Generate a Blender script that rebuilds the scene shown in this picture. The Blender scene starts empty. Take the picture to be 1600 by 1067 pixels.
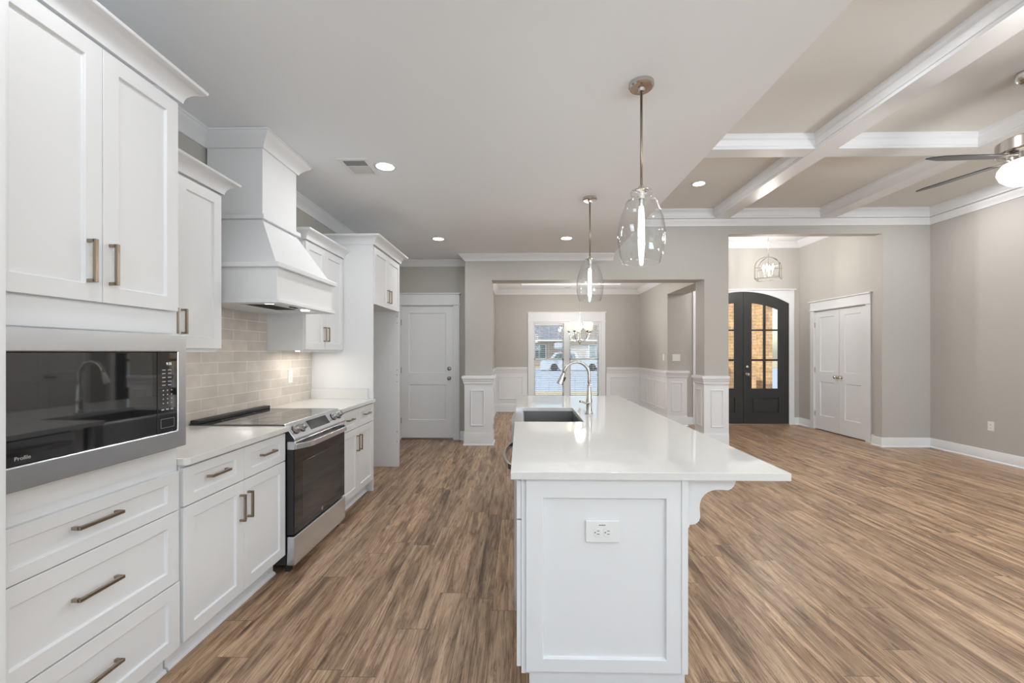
import bpy, bmesh, math, random
from mathutils import Vector, Matrix
random.seed(7)
SC = bpy.context.scene
COL = SC.collection

# ------------------------------------------------------------------ camera
cam_d = bpy.data.cameras.new('camera'); cam = bpy.data.objects.new('camera', cam_d); COL.objects.link(cam)
cam_d.sensor_width = 36; cam_d.lens = 660/1600*36; cam_d.shift_y = 17/1600
cam_d.clip_start = 0.05; cam_d.clip_end = 300
cam.location = (0, 0, 1.37); cam.rotation_euler = (math.pi/2, 0, math.atan(13/660))
SC.camera = cam

# ------------------------------------------------------------------ world, sun, exposure
SC.view_settings.view_transform = 'Standard'; SC.view_settings.look = 'None'
SC.view_settings.gamma = 1; SC.view_settings.use_curve_mapping = False
SC.view_settings.exposure = 0.12
w = bpy.data.worlds.new('sky'); SC.world = w; w.use_nodes = True
nt = w.node_tree; nt.nodes.clear()
sky = nt.nodes.new('ShaderNodeTexSky'); sky.sky_type = 'NISHITA'; sky.sun_disc = False
sky.sun_elevation = math.radians(48); sky.sun_rotation = math.radians(120); sky.air_density = 1.0; sky.dust_density = 1.5
bg = nt.nodes.new('ShaderNodeBackground'); bg.inputs['Strength'].default_value = 0.3
wo = nt.nodes.new('ShaderNodeOutputWorld')
nt.links.new(sky.outputs[0], bg.inputs[0]); nt.links.new(bg.outputs[0], wo.inputs[0])

def light(name, kind, loc, energy, color=(1, 1, 1), rot=(0, 0, 0), size=0.1, size_y=None, spot=None, spread=None):
    d = bpy.data.lights.new(name, kind); d.energy = energy; d.color = color
    if kind == 'AREA':
        d.shape = 'RECTANGLE' if size_y else 'DISK'; d.size = size
        if size_y: d.size_y = size_y
        if spread: d.spread = math.radians(spread)
    elif kind == 'SPOT':
        d.shadow_soft_size = size; d.spot_size = math.radians(spot or 120); d.spot_blend = 0.8
    elif kind == 'SUN': d.angle = math.radians(size)
    else: d.shadow_soft_size = size
    o = bpy.data.objects.new(name, d); o.location = loc; o.rotation_euler = rot; COL.objects.link(o)
    return o

sun_light = light('sun', 'SUN', (0, 0, 20), 4.5, (1, .95, .86), rot=(math.radians(42), 0, math.radians(-62)), size=.6)
# added area lights standing in for rear daylight, tilted up to brighten the ceiling
R90 = math.pi/2
light('rear_kitchen_fill', 'AREA', (-.2, -2.9, 1.6), 165, (.75, .89, 1), rot=(R90+1.42, 0, 0), size=2.6, size_y=1.8)
light('rear_living_fill', 'AREA', (4.2, -2.9, 1.35), 215, (.77, .90, 1), rot=(R90+1.22, 0, 0), size=3.0, size_y=2.3)

# ------------------------------------------------------------------ mesh helpers
ORG = {}
def setp(o, label=None, cat=None, group=None, kind=None):
    if label: o['label'] = label
    if cat: o['category'] = cat
    if group: o['group'] = group
    if kind: o['kind'] = kind
    return o

def thing(name, loc, label, cat, group=None):
    o = bpy.data.objects.new(name, None); o.empty_display_size = .05
    o.location = loc; COL.objects.link(o); ORG[o] = Vector(loc)
    return setp(o, label, cat, group)

class M:
    """collects geometry in world coordinates"""
    def __init__(s): s.bm = bmesh.new()
    def box(s, a, b):
        x0, x1 = sorted((a[0], b[0])); y0, y1 = sorted((a[1], b[1])); z0, z1 = sorted((a[2], b[2]))
        v = [s.bm.verts.new(p) for p in ((x0,y0,z0),(x1,y0,z0),(x1,y1,z0),(x0,y1,z0),(x0,y0,z1),(x1,y0,z1),(x1,y1,z1),(x0,y1,z1))]
        for f in ((0,3,2,1),(4,5,6,7),(0,1,5,4),(1,2,6,5),(2,3,7,6),(3,0,4,7)): s.bm.faces.new([v[i] for i in f])
        return s
    def prism(s, pts, vec):
        """pts: list of 3D points forming a planar polygon; extruded by vec"""
        a = [s.bm.verts.new(p) for p in pts]; b = [s.bm.verts.new(Vector(p)+Vector(vec)) for p in pts]
        n = len(pts)
        s.bm.faces.new(a); s.bm.faces.new(b[::-1])
        for i in range(n): s.bm.faces.new([a[i], b[i], b[(i+1) % n], a[(i+1) % n]])
        return s
    def tube(s, path, r, n=12, closed=False, cap=True):
        path = [Vector(p) for p in path]; N = len(path)
        rs = r if isinstance(r, (list, tuple)) else [r]*N
        rings = []; prev = None
        for i, p in enumerate(path):
            if closed: t = (path[(i+1) % N]-path[i-1]).normalized()
            else: t = (path[min(i+1, N-1)]-path[max(i-1, 0)]).normalized()
            if prev is None:
                u = t.orthogonal().normalized()
            else:
                u = (prev - t*prev.dot(t)).normalized()
            prev = u; v = t.cross(u)
            rings.append([s.bm.verts.new(p+(u*math.cos(2*math.pi*k/n)+v*math.sin(2*math.pi*k/n))*rs[i]) for k in range(n)])
        for i in range(N if closed else N-1):
            A, B = rings[i], rings[(i+1) % N]
            for k in range(n): s.bm.faces.new([A[k], A[(k+1) % n], B[(k+1) % n], B[k]])
        if cap and not closed: s.bm.faces.new(rings[0][::-1]); s.bm.faces.new(rings[-1])
        return s
    def lathe(s, prof, c, axis='Z', n=32, close=False):
        """prof: list of (r, h) ; c centre"""
        rings = []
        c = Vector(c)
        def P(r, h, a):
            x, y = r*math.cos(a), r*math.sin(a)
            if axis == 'Z': return c+Vector((x, y, h))
            if axis == 'X': return c+Vector((h, x, y))
            return c+Vector((x, h, y))
        for r, h in prof:
            if r < 1e-6: rings.append([s.bm.verts.new(P(0, h, 0))])
            else: rings.append([s.bm.verts.new(P(r, h, 2*math.pi*k/n)) for k in range(n)])
        L = len(rings)
        for i in range(L if close else L-1):
            A, B = rings[i], rings[(i+1) % L]
            for k in range(n):
                k2 = (k+1) % n
                if len(A) == 1 and len(B) == 1: continue
                if len(A) == 1: s.bm.faces.new([A[0], B[k2], B[k]])
                elif len(B) == 1: s.bm.faces.new([A[k], A[k2], B[0]])
                else: s.bm.faces.new([A[k], A[k2], B[k2], B[k]])
        return s
    def sweep(s, prof, path, closed=False):
        """prof [(out,z)], path [(x,y)]; out goes to the left of travel, mitred"""
        P = [Vector((p[0], p[1])) for p in path]; N = len(P); rings = []
        for i in range(N):
            if closed or 0 < i < N-1:
                d1 = (P[i]-P[i-1]).normalized(); d2 = (P[(i+1) % N]-P[i]).normalized()
                n1 = Vector((-d1.y, d1.x)); n2 = Vector((-d2.y, d2.x)); m = (n1+n2)
                m = m/ m.dot(n1) if m.length > 1e-6 else n1
            else:
                d = (P[1]-P[0]).normalized() if i == 0 else (P[-1]-P[-2]).normalized(); m = Vector((-d.y, d.x))
            rings.append([s.bm.verts.new((P[i].x+m.x*o, P[i].y+m.y*o, z)) for o, z in prof])
        n = len(prof)
        for i in range(N if closed else N-1):
            A, B = rings[i], rings[(i+1) % N]
            for k in range(n): s.bm.faces.new([A[k], A[(k+1) % n], B[(k+1) % n], B[k]])
        if not closed: s.bm.faces.new(rings[0][::-1]); s.bm.faces.new(rings[-1])
        return s
    def panel(s, O, u, n, w, h, rects, t=.02, r=.009, sl=.004, v=(0, 0, 1), raised=None):
        """slab whose front lies at O+n*0 with recessed rects [(u0,v0,u1,v1)]; back at -t"""
        O, u, n, v = Vector(O), Vector(u), Vector(n), Vector(v)
        P = lambda a, b, c=0: O+u*a+v*b+n*c
        us = sorted({0, w, *[q[0] for q in rects], *[q[2] for q in rects]})
        vs = sorted({0, h, *[q[1] for q in rects], *[q[3] for q in rects]})
        cache = {}
        def V(a, b, c=0):
            k = (round(a, 5), round(b, 5), round(c, 5))
            if k not in cache: cache[k] = s.bm.verts.new(P(a, b, c))
            return cache[k]
        for i in range(len(us)-1):
            for j in range(len(vs)-1):
                ca, cb = (us[i]+us[i+1])/2, (vs[j]+vs[j+1])/2
                if any(q[0] < ca < q[2] and q[1] < cb < q[3] for q in rects): continue
                s.bm.faces.new([V(us[i], vs[j]), V(us[i+1], vs[j]), V(us[i+1], vs[j+1]), V(us[i], vs[j+1])])
        for q in rects:
            a0, b0, a1, b1 = q
            uu = [x for x in us if a0 <= x <= a1]; vv = [x for x in vs if b0 <= x <= b1]
            ring = [V(x, b0) for x in uu] + [V(a1, y) for y in vv[1:]] + [V(x, b1) for x in uu[::-1][1:]] + [V(a0, y) for y in vv[::-1][1:-1]]
            pr = [(x, b0) for x in uu] + [(a1, y) for y in vv[1:]] + [(x, b1) for x in uu[::-1][1:]] + [(a0, y) for y in vv[::-1][1:-1]]
            cl = lambda x, lo, hi: min(max(x, lo+sl), hi-sl)
            inner = [V(cl(x, a0, a1), cl(y, b0, b1), -r) for x, y in pr]
            m = len(ring)
            for k in range(m):
                f = [ring[k], ring[(k+1) % m], inner[(k+1) % m], inner[k]]
                s.bm.faces.new(f)
            f = []
            for x in inner:
                if x not in f: f.append(x)
            s.bm.faces.new(f)
            if raised:
                g, rr = raised
                s.prism([P(a0+g, b0+g, -r), P(a1-g, b0+g, -r), P(a1-g, b1-g, -r), P(a0+g, b1-g, -r)], n*rr)
        per = [(x, 0) for x in us] + [(w, y) for y in vs[1:]] + [(x, h) for x in us[::-1][1:]] + [(0, y) for y in vs[::-1][1:-1]]
        back = [V(x, y, -t) for x, y in per]; fr = [V(x, y) for x, y in per]; m = len(per)
        for k in range(m): s.bm.faces.new([fr[k], back[k], back[(k+1) % m], fr[(k+1) % m]])
        s.bm.faces.new(back[::-1])
        return s
    def obox(s, c, ax, hx, hy, hz):
        """oriented box: centre c, ax=(ux,uy,uz)"""
        c = Vector(c); X, Y, Z = [Vector(a).normalized() for a in ax]
        v = [s.bm.verts.new(c+X*hx*i+Y*hy*j+Z*hz*k) for i, j, k in ((-1,-1,-1),(1,-1,-1),(1,1,-1),(-1,1,-1),(-1,-1,1),(1,-1,1),(1,1,1),(-1,1,1))]
        for f in ((0,3,2,1),(4,5,6,7),(0,1,5,4),(1,2,6,5),(2,3,7,6),(3,0,4,7)): s.bm.faces.new([v[i] for i in f])
        return s
    def build(s, name, mat, parent=None, bevel=0, smooth=False, seg=2, org=None):
        bm = s.bm
        bad = [f for f in bm.faces if len(set(f.verts)) < 3]
        bmesh.ops.recalc_face_normals(bm, faces=bm.faces)
        o0 = ORG[parent] if parent is not None else (Vector(org) if org else Vector((0, 0, 0)))
        for v in bm.verts: v.co -= o0
        me = bpy.data.meshes.new(name); bm.to_mesh(me); bm.free()
        if smooth:
            for p in me.polygons: p.use_smooth = True
        if isinstance(mat, (list, tuple)):
            for m_ in mat: me.materials.append(m_)
        else: me.materials.append(mat)
        o = bpy.data.objects.new(name, me); COL.objects.link(o)
        if parent is not None: o.parent = parent
        else: o.location = o0
        ORG[o] = o0.copy()
        if smooth == 'auto':
            me.set_sharp_from_angle(angle=math.radians(35))
        if bevel:
            b = o.modifiers.new('bevel', 'BEVEL'); b.width = bevel; b.segments = seg; b.limit_method = 'ANGLE'; b.angle_limit = math.radians(40)
        return o

def struct(m, name, mat, bevel=0, smooth=False):
    return setp(m.build(name, mat, None, bevel, smooth), kind='structure')

def copy_tree(o, parent=None):
    c = o.copy(); COL.objects.link(c)
    if parent is not None: c.parent = parent; c.matrix_parent_inverse = o.matrix_parent_inverse.copy()
    for ch in [q for q in bpy.data.objects if q.parent == o and q is not c]: copy_tree(ch, c)
    return c

# ------------------------------------------------------------------ materials
def mat(name, col, rough=.5, metal=0, spec=.5, coat=0, emit=None, es=0, noise=None, bump=None, aniso=0):
    m = bpy.data.materials.new(name); m.use_nodes = True; t = m.node_tree; b = t.nodes['Principled BSDF']
    b.inputs['Base Color'].default_value = (*col, 1); b.inputs['Roughness'].default_value = rough
    b.inputs['Metallic'].default_value = metal; b.inputs['Specular IOR Level'].default_value = spec
    b.inputs['Coat Weight'].default_value = coat
    if aniso: b.inputs['Anisotropic'].default_value = aniso
    if emit: b.inputs['Emission Color'].default_value = (*emit, 1); b.inputs['Emission Strength'].default_value = es
    if noise:   # (scale vec, amount) value variation of the base colour
        sc, amt = noise
        ge = t.nodes.new('ShaderNodeNewGeometry'); mp = t.nodes.new('ShaderNodeMapping'); mp.inputs['Scale'].default_value = sc
        nz = t.nodes.new('ShaderNodeTexNoise'); nz.inputs['Scale'].default_value = 1; nz.inputs['Detail'].default_value = 4
        mx = t.nodes.new('ShaderNodeMix'); mx.data_type = 'RGBA'
        mx.inputs[6].default_value = (*[c*(1-amt) for c in col], 1); mx.inputs[7].default_value = (*[min(1, c*(1+amt)) for c in col], 1)
        t.links.new(ge.outputs['Position'], mp.inputs[0]); t.links.new(mp.outputs[0], nz.inputs[0])
        t.links.new(nz.outputs[0], mx.inputs[0]); t.links.new(mx.outputs[2], b.inputs['Base Color'])
    if bump:
        sc, st, di = bump
        ge = t.nodes.new('ShaderNodeNewGeometry'); mp = t.nodes.new('ShaderNodeMapping'); mp.inputs['Scale'].default_value = sc
        nz = t.nodes.new('ShaderNodeTexNoise'); nz.inputs['Scale'].default_value = 1; nz.inputs['Detail'].default_value = 3
        bp = t.nodes.new('ShaderNodeBump'); bp.inputs['Strength'].default_value = st; bp.inputs['Distance'].default_value = di
        t.links.new(ge.outputs['Position'], mp.inputs[0]); t.links.new(mp.outputs[0], nz.inputs[0])
        t.links.new(nz.outputs[0], bp.inputs['Height']); t.links.new(bp.outputs[0], b.inputs['Normal'])
    return m

WHITE = mat('white_cabinet_paint', (.80, .805, .815), .38, noise=((3, 3, 3), .01))
TRIM = mat('white_trim_paint', (.80, .805, .82), .35, noise=((3, 3, 3), .01))
WALL = mat('greige_wall_paint', (.50, .48, .447), .7, spec=.3, noise=((2, 2, 2), .02), bump=((300, 300, 300), .05, .001))
CEIL = mat('ceiling_white_paint', (.865, .885, .905), .85, spec=.2, noise=((1.5, 1.5, 1.5), .01))
QUARTZ = mat('white_quartz', (.74, .735, .72), .035, spec=.8, noise=((60, 60, 60), .04))
STEEL = mat('brushed_steel', (.70, .73, .77), .27, 1, noise=((2, 2, 400), .10), bump=((3, 3, 5), .12, .01))
STEELD = mat('satin_steel', (.42, .41, .40), .3, 1, noise=((20, 20, 20), .05))
NICKEL = mat('brushed_nickel', (.62, .59, .55), .22, 1, noise=((40, 40, 40), .04))
BRONZE = mat('champagne_bronze', (.36, .30, .235), .32, 1, noise=((30, 30, 30), .06))
BLACKG = mat('black_glass', (.012, .012, .013), .03, spec=.7, noise=((1, 1, 1), .1)); BLACKG.node_tree.nodes['Principled BSDF'].inputs['IOR'].default_value = 1.75
BLACK = mat('black_plastic', (.02, .02, .021), .45, noise=((5, 5, 5), .1))
OVENG = mat('oven_door_glass', (.012, .012, .013), .04, spec=.5, noise=((1, 1, 1), .1))
DARKP = mat('dark_window_panel', (.022, .022, .023), .08, spec=.6, noise=((5, 5, 5), .1))
DOORK = mat('black_door_paint', (.032, .031, .030), .42, noise=((6, 6, 60), .15))
PLASTIC = mat('white_plastic', (.82, .82, .81), .3, noise=((9, 9, 9), .01))
SLOT = mat('dark_slot', (.03, .03, .03), .6, noise=((9, 9, 9), .1))
PRINT = mat('pale_print', (.45, .45, .45), .5, noise=((9, 9, 9), .02))
BLADE = mat('dark_fan_blade', (.045, .042, .042), .3, noise=((20, 3, 3), .25))
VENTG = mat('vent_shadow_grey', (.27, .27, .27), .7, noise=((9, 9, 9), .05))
def emis(name, col, st):
    m = bpy.data.materials.new(name); m.use_nodes = True; t = m.node_tree; t.nodes.clear()
    e = t.nodes.new('ShaderNodeEmission'); e.inputs[0].default_value = (*col, 1); e.inputs[1].default_value = st
    o = t.nodes.new('ShaderNodeOutputMaterial'); t.links.new(e.outputs[0], o.inputs[0]); return m
LED = emis('led_disc', (1, .98, .95), 14)
BULB = emis('warm_bulb', (1, .95, .86), 22)
CANDLE = emis('candle_bulb', (1, .93, .82), 30)
DISPLAY = emis('clock_digits', (.9, .95, 1), .8)

def glass(name, tint=(1, 1, 1), refl=1.0, rough=.0):
    m = bpy.data.materials.new(name); m.use_nodes = True; t = m.node_tree; t.nodes.clear()
    tr = t.nodes.new('ShaderNodeBsdfTransparent'); tr.inputs[0].default_value = (*tint, 1)
    gl = t.nodes.new('ShaderNodeBsdfGlossy'); gl.inputs['Roughness'].default_value = rough
    lw = t.nodes.new('ShaderNodeLayerWeight'); lw.inputs['Blend'].default_value = .5
    fr = t.nodes.new('ShaderNodeMath'); fr.operation = 'POWER'; fr.inputs[1].default_value = 4; t.links.new(lw.outputs['Facing'], fr.inputs[0])
    mu = t.nodes.new('ShaderNodeMath'); mu.operation = 'MULTIPLY_ADD'; mu.inputs[1].default_value = .75*refl; mu.inputs[2].default_value = .04*refl
    mx = t.nodes.new('ShaderNodeMixShader'); o = t.nodes.new('ShaderNodeOutputMaterial')
    t.links.new(fr.outputs[0], mu.inputs[0]); t.links.new(mu.outputs[0], mx.inputs[0])
    t.links.new(tr.outputs[0], mx.inputs[1]); t.links.new(gl.outputs[0], mx.inputs[2]); t.links.new(mx.outputs[0], o.inputs[0])
    return m
GLASS = glass('window_glass', (.97, .985, .98), .6)
SHADE = glass('clear_shade_glass', (.985, .99, .99), 1.0, .02)
# frosted lit shades
FROST = mat('frosted_lit_glass', (.9, .88, .82), .4, emit=(1, .86, .66), es=.75)
FROSTB = mat('frosted_fan_bowl', (.9, .9, .88), .4, emit=(1, .97, .90), es=.9)

def nodes(name):
    m = bpy.data.materials.new(name); m.use_nodes = True
    return m, m.node_tree, m.node_tree.nodes['Principled BSDF']
def N(t, kind, **kw):
    n = t.nodes.new(kind)
    for k, v in kw.items(): setattr(n, k, v)
    return n

def floor_mat():
    m, t, b = nodes('vinyl_wood_planks'); L = t.links.new
    ge = N(t, 'ShaderNodeNewGeometry'); sp = N(t, 'ShaderNodeSeparateXYZ'); L(ge.outputs['Position'], sp.inputs[0])
    def mt(op, a, b_=None, c_=None):
        n = N(t, 'ShaderNodeMath', operation=op)
        for i, v in enumerate((a, b_, c_)):
            if v is None: continue
            if isinstance(v, (int, float)): n.inputs[i].default_value = v
            else: L(v, n.inputs[i])
        return n.outputs[0]
    PW, PL = .152, 1.22
    xr = mt('DIVIDE', sp.outputs['X'], PW); row = mt('FLOOR', xr)
    w1 = N(t, 'ShaderNodeTexWhiteNoise', noise_dimensions='1D'); L(row, w1.inputs['W'])
    yy = mt('ADD', mt('DIVIDE', sp.outputs['Y'], PL), w1.outputs['Value']); col = mt('FLOOR', yy)
    idc = N(t, 'ShaderNodeCombineXYZ'); L(row, idc.inputs[0]); L(col, idc.inputs[1])
    w2 = N(t, 'ShaderNodeTexWhiteNoise', noise_dimensions='2D'); L(idc.outputs[0], w2.inputs['Vector']); rid = w2.outputs['Value']
    rnd = mt('MULTIPLY', rid, 53.0)
    def edge(v, size, wd):
        f = mt('FRACT', v); d = mt('MULTIPLY', mt('MINIMUM', f, mt('SUBTRACT', 1, f)), size)
        return mt('LESS_THAN', d, wd)
    joint = mt('MAXIMUM', edge(xr, PW, .0007), edge(yy, PL, .0013))
    def grain(sx, sy, det, dist, rgh=.6, ph=0):
        c = N(t, 'ShaderNodeCombineXYZ')
        L(mt('ADD', mt('MULTIPLY', sp.outputs['X'], sx), rnd), c.inputs[0]); L(mt('MULTIPLY', sp.outputs['Y'], sy), c.inputs[1]); L(mt('ADD', rnd, ph), c.inputs[2])
        n = N(t, 'ShaderNodeTexNoise'); n.inputs['Scale'].default_value = 1; n.inputs['Detail'].default_value = det
        n.inputs['Distortion'].default_value = dist; n.inputs['Roughness'].default_value = rgh; L(c.outputs[0], n.inputs['Vector'])
        return n
    def ramp(src, stops):
        r_ = N(t, 'ShaderNodeValToRGB'); e = r_.color_ramp.elements
        e[0].position, e[0].color = stops[0][0], (*stops[0][1], 1); e[1].position, e[1].color = stops[-1][0], (*stops[-1][1], 1)
        for p, c in stops[1:-1]: q = e.new(p); q.color = (*c, 1)
        L(src, r_.inputs[0]); return r_.outputs[0]
    g1 = grain(17, 1.3, 7, 1.0, .66); g2 = grain(150, 4.5, 4, .3, .7, 9); g3 = grain(15, 2.4, 5, 2.2, .65, 21); g4 = grain(60, 3.0, 5, 1.2, .75, 33)
    base = ramp(g1.outputs[0], [(.30, (.135, .080, .046)), (.42, (.265, .165, .098)), (.50, (.395, .258, .160)), (.58, (.49, .332, .212)), (.68, (.57, .40, .265))])
    k2 = ramp(g2.outputs[0], [(.36, (.58, .55, .52)), (.56, (1.12, 1.12, 1.12))])
    k3 = ramp(g3.outputs[0], [(.36, (.50, .46, .42)), (.46, (1, 1, 1))])
    k4 = ramp(g4.outputs[0], [(.36, (.42, .37, .33)), (.47, (1, 1, 1))])
    def mul(a_, b__, f):
        x = N(t, 'ShaderNodeMix', data_type='RGBA', blend_type='MULTIPLY'); x.inputs[0].default_value = f; L(a_, x.inputs[6]); L(b__, x.inputs[7]); return x.outputs[2]
    c = mul(mul(mul(base, k2, .75), k3, .7), k4, .9)
    rv = N(t, 'ShaderNodeMapRange'); L(rid, rv.inputs[0]); rv.inputs[3].default_value = .86; rv.inputs[4].default_value = 1.2
    c = mul(c, rv.outputs[0], 1)
    x = N(t, 'ShaderNodeMix', data_type='RGBA'); L(joint, x.inputs[0]); L(c, x.inputs[6]); x.inputs[7].default_value = (.10, .07, .05, 1)
    L(x.outputs[2], b.inputs['Base Color'])
    b.inputs['Roughness'].default_value = .36; b.inputs['Specular IOR Level'].default_value = .45
    bp = N(t, 'ShaderNodeBump'); bp.inputs['Strength'].default_value = .25; bp.inputs['Distance'].default_value = .002
    L(g2.outputs[0], bp.inputs['Height']); L(bp.outputs[0], b.inputs['Normal'])
    return m
FLOOR = floor_mat()

def brick_mat(name, c1, c2, mortar, bw, bh, ms, axes, rough=.8, bump=.3, offs=.5, extra=None, z0=0, u0=0, squash=1):
    """axes 'YZ' or 'XZ' world axes used as brick U,V"""
    m, t, b = nodes(name); L = t.links.new
    ge = N(t, 'ShaderNodeNewGeometry'); sp = N(t, 'ShaderNodeSeparateXYZ'); L(ge.outputs['Position'], sp.inputs[0])
    c = N(t, 'ShaderNodeCombineXYZ')
    if axes == 'XYZ':
        ad = N(t, 'ShaderNodeMath', operation='ADD'); L(sp.outputs['X'], ad.inputs[0]); L(sp.outputs['Y'], ad.inputs[1]); L(ad.outputs[0], c.inputs[0])
    else:
        ad = N(t, 'ShaderNodeMath', operation='ADD'); L(sp.outputs[axes[0]], ad.inputs[0]); ad.inputs[1].default_value = u0; L(ad.outputs[0], c.inputs[0])
    az = N(t, 'ShaderNodeMath', operation='ADD'); L(sp.outputs['Z'], az.inputs[0]); az.inputs[1].default_value = z0; L(az.outputs[0], c.inputs[1])
    br = N(t, 'ShaderNodeTexBrick'); br.offset = offs; br.inputs['Scale'].default_value = 1
    br.inputs['Brick Width'].default_value = bw; br.inputs['Row Height'].default_value = bh; br.inputs['Mortar Size'].default_value = ms
    br.inputs['Mortar Smooth'].default_value = .3
    br.inputs['Color1'].default_value = (*c1, 1); br.inputs['Color2'].default_value = (*c2, 1); br.inputs['Mortar'].default_value = (*mortar, 1)
    L(c.outputs[0], br.inputs['Vector'])
    nz = N(t, 'ShaderNodeTexNoise'); nz.inputs['Scale'].default_value = extra[0] if extra else 12; nz.inputs['Detail'].default_value = 3
    L(ge.outputs['Position'], nz.inputs['Vector'])
    mr = N(t, 'ShaderNodeMapRange'); L(nz.outputs[0], mr.inputs[0]); a = extra[1] if extra else .25
    mr.inputs[1].default_value = .3; mr.inputs[2].default_value = .7; mr.inputs[3].default_value = 1-a; mr.inputs[4].default_value = 1+a*.6
    mx = N(t, 'ShaderNodeMix', data_type='RGBA', blend_type='MULTIPLY'); mx.inputs[0].default_value = 1
    L(br.outputs['Color'], mx.inputs[6]); L(mr.outputs[0], mx.inputs[7]); L(mx.outputs[2], b.inputs['Base Color'])
    b.inputs['Roughness'].default_value = rough
    sub = N(t, 'ShaderNodeMath', operation='SUBTRACT'); sc = N(t, 'ShaderNodeMath', operation='MULTIPLY'); sc.inputs[1].default_value = .35
    L(nz.outputs[0], sc.inputs[0]); L(sc.outputs[0], sub.inputs[0]); L(br.outputs['Fac'], sub.inputs[1])
    bp = N(t, 'ShaderNodeBump'); bp.inputs['Strength'].default_value = bump; bp.inputs['Distance'].default_value = .004
    L(sub.outputs[0], bp.inputs['Height']); L(bp.outputs[0], b.inputs['Normal'])
    return m
TILE = brick_mat('glazed_beige_tile', (.70, .64, .575), (.60, .54, .48), (.82, .79, .75), .305, .0775, .003, 'YZ', rough=.09, bump=.45, extra=(9, .10), z0=-.914, u0=.05)
BRICK = brick_mat('sunlit_porch_brick', (.80, .50, .24), (.70, .40, .18), (.80, .68, .50), .21, .075, .008, 'XYZ', rough=.9, bump=.6, extra=(7, .3))  # brick colour brightened in place of direct sunlight
BRICKG = brick_mat('neighbour_brick', (.30, .24, .20), (.40, .33, .28), (.45, .41, .37), .24, .085, .012, 'XYZ', rough=.9, bump=.4)
SHINGLE = brick_mat('grey_shingles', (.16, .18, .22), (.24, .26, .31), (.11, .12, .14), .4, .16, .012, 'XYZ', rough=.9, bump=.4)
GRASS = mat('dry_grass', (.42, .36, .22), .95, noise=((8, 8, 8), .3), bump=((60, 60, 60), .6, .02))
CONC = mat('pale_concrete', (.33, .375, .425), .9, noise=((2, 2, 2), .12))
STREET = mat('grey_asphalt', (.22, .23, .25), .9, noise=((5, 5, 5), .12))
TRUCKW = mat('shaded_white_truck_paint', (.55, .60, .65), .25, noise=((1, 1, 1), .02))  # white paint with the pale blue of its shaded side put into the colour
TRUCKG = mat('truck_window_glass', (.10, .16, .17), .08, noise=((3, 3, 3), .4))
TYRE = mat('black_tyre', (.03, .03, .03), .8, noise=((9, 9, 9), .1))

# ------------------------------------------------------------------ key planes
KX0 = -2.08; KX1 = 1.36; RX1 = 5.92; YF = 6.22; YT = 6.53; YD = 6.60; DBX = 9.77
YE = 6.35; CZ = 2.81; LZ = 3.43; TOP = 3.65; YR = -3.0

# ------------------------------------------------------------------ room shell
struct(M().box((-2.3, -3.2, -.12), (6.2, 10.0, 0)), 'floor', FLOOR)
m = M().box((KX0-.12, YR-.1, CZ), (KX1, YF, TOP))
m.box((KX0-.12, YF, CZ), (-.816, 6.75, TOP))
struct(m, 'ceiling', CEIL)
LCEIL = mat('greige_ceiling_paint', (.735, .72, .685), .8, spec=.25, noise=((2, 2, 2), .02))
o = M().box((KX1, YR-.1, LZ), (6.05, YF, TOP)); struct(o, 'ceiling', LCEIL)
# dining ceiling with a raised tray
m = M().box((-.75, YT, CZ), (3.1, 7.15, TOP)).box((-.75, 9.05, CZ), (3.1, 9.95, TOP)).box((-.75, 7.15, CZ), (.03, 9.05, TOP)).box((2.11, 7.15, CZ), (3.1, 9.05, TOP))
struct(m, 'ceiling', CEIL)
struct(M().box((.03, 7.15, 3.0), (2.11, 9.05, TOP)), 'ceiling', CEIL)
struct(M().box((3.1, YE, 3.46), (6.05, 8.3, TOP)), 'ceiling', CEIL)
# walls
struct(M().box((KX0-.12, YR-.1, 0), (KX0, 6.75, CZ)), 'wall_left', WALL)
m = M().box((KX0, YD, 2.105), (-1.877, 6.75, CZ)).box((KX0, YD, 0), (-1.877, 6.75, 2.105))
m.box((-1.877, YD, 2.105), (-1.047, 6.75, CZ)).box((-1.047, YD, 0), (-.816, 6.75, CZ))
struct(m, 'wall_pantry', WALL)
m = M().box((-.816, YF, 0), (-.424, YT, CZ)).box((-.816, YT, 0), (-.70, 6.75, CZ))
m.box((-.424, YF, 2.435), (KX1, YT, CZ)).box((KX1, YF, 2.435), (2.687, YT, TOP)).box((2.687, YF, 0), (3.035, YT, TOP))
m.box((3.035, YF, 3.09), (5.235, YE, TOP)).box((5.235, YF, 0), (6.05, YE, TOP))
struct(m, 'wall_front', WALL)
struct(M().box((RX1, YR-.1, 0), (6.05, YF, LZ)), 'wall_right', WALL)
struct(M().box((-.705, YT, 0), (-.585, 9.92, CZ)), 'wall_dining_left', WALL)
m = M().box((2.74, YT, 2.457), (3.09, 7.92, TOP)).box((2.74, 7.92, 0), (3.09, 9.92, TOP))
struct(m, 'wall_dining_right', WALL)
WX0, WX1, WZ0, WZ1 = .27, 1.86, .33, 2.08
m = M().box((-.585, DBX, 0), (WX0, 9.92, CZ)).box((WX1, DBX, 0), (2.74, 9.92, CZ)).box((WX0, DBX, 0), (WX1, 9.92, WZ0)).box((WX0, DBX, WZ1), (WX1, 9.92, CZ))
struct(m, 'wall_dining_back', WALL)
FY = 8.12; FX = 5.29
m = M().box((3.09, FY, 0), (3.37, 8.27, TOP)).box((5.10, FY, 0), (6.05, 8.27, TOP)).box((3.37, FY, 2.55), (5.10, 8.27, TOP))
struct(m, 'wall_entry', WALL)
m = M().box((FX, YE, 2.11), (5.41, FY, TOP)).box((FX, YE, 0), (5.41, 6.55, 2.11)).box((FX, 7.71, 0), (5.41, FY, 2.11))
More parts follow.
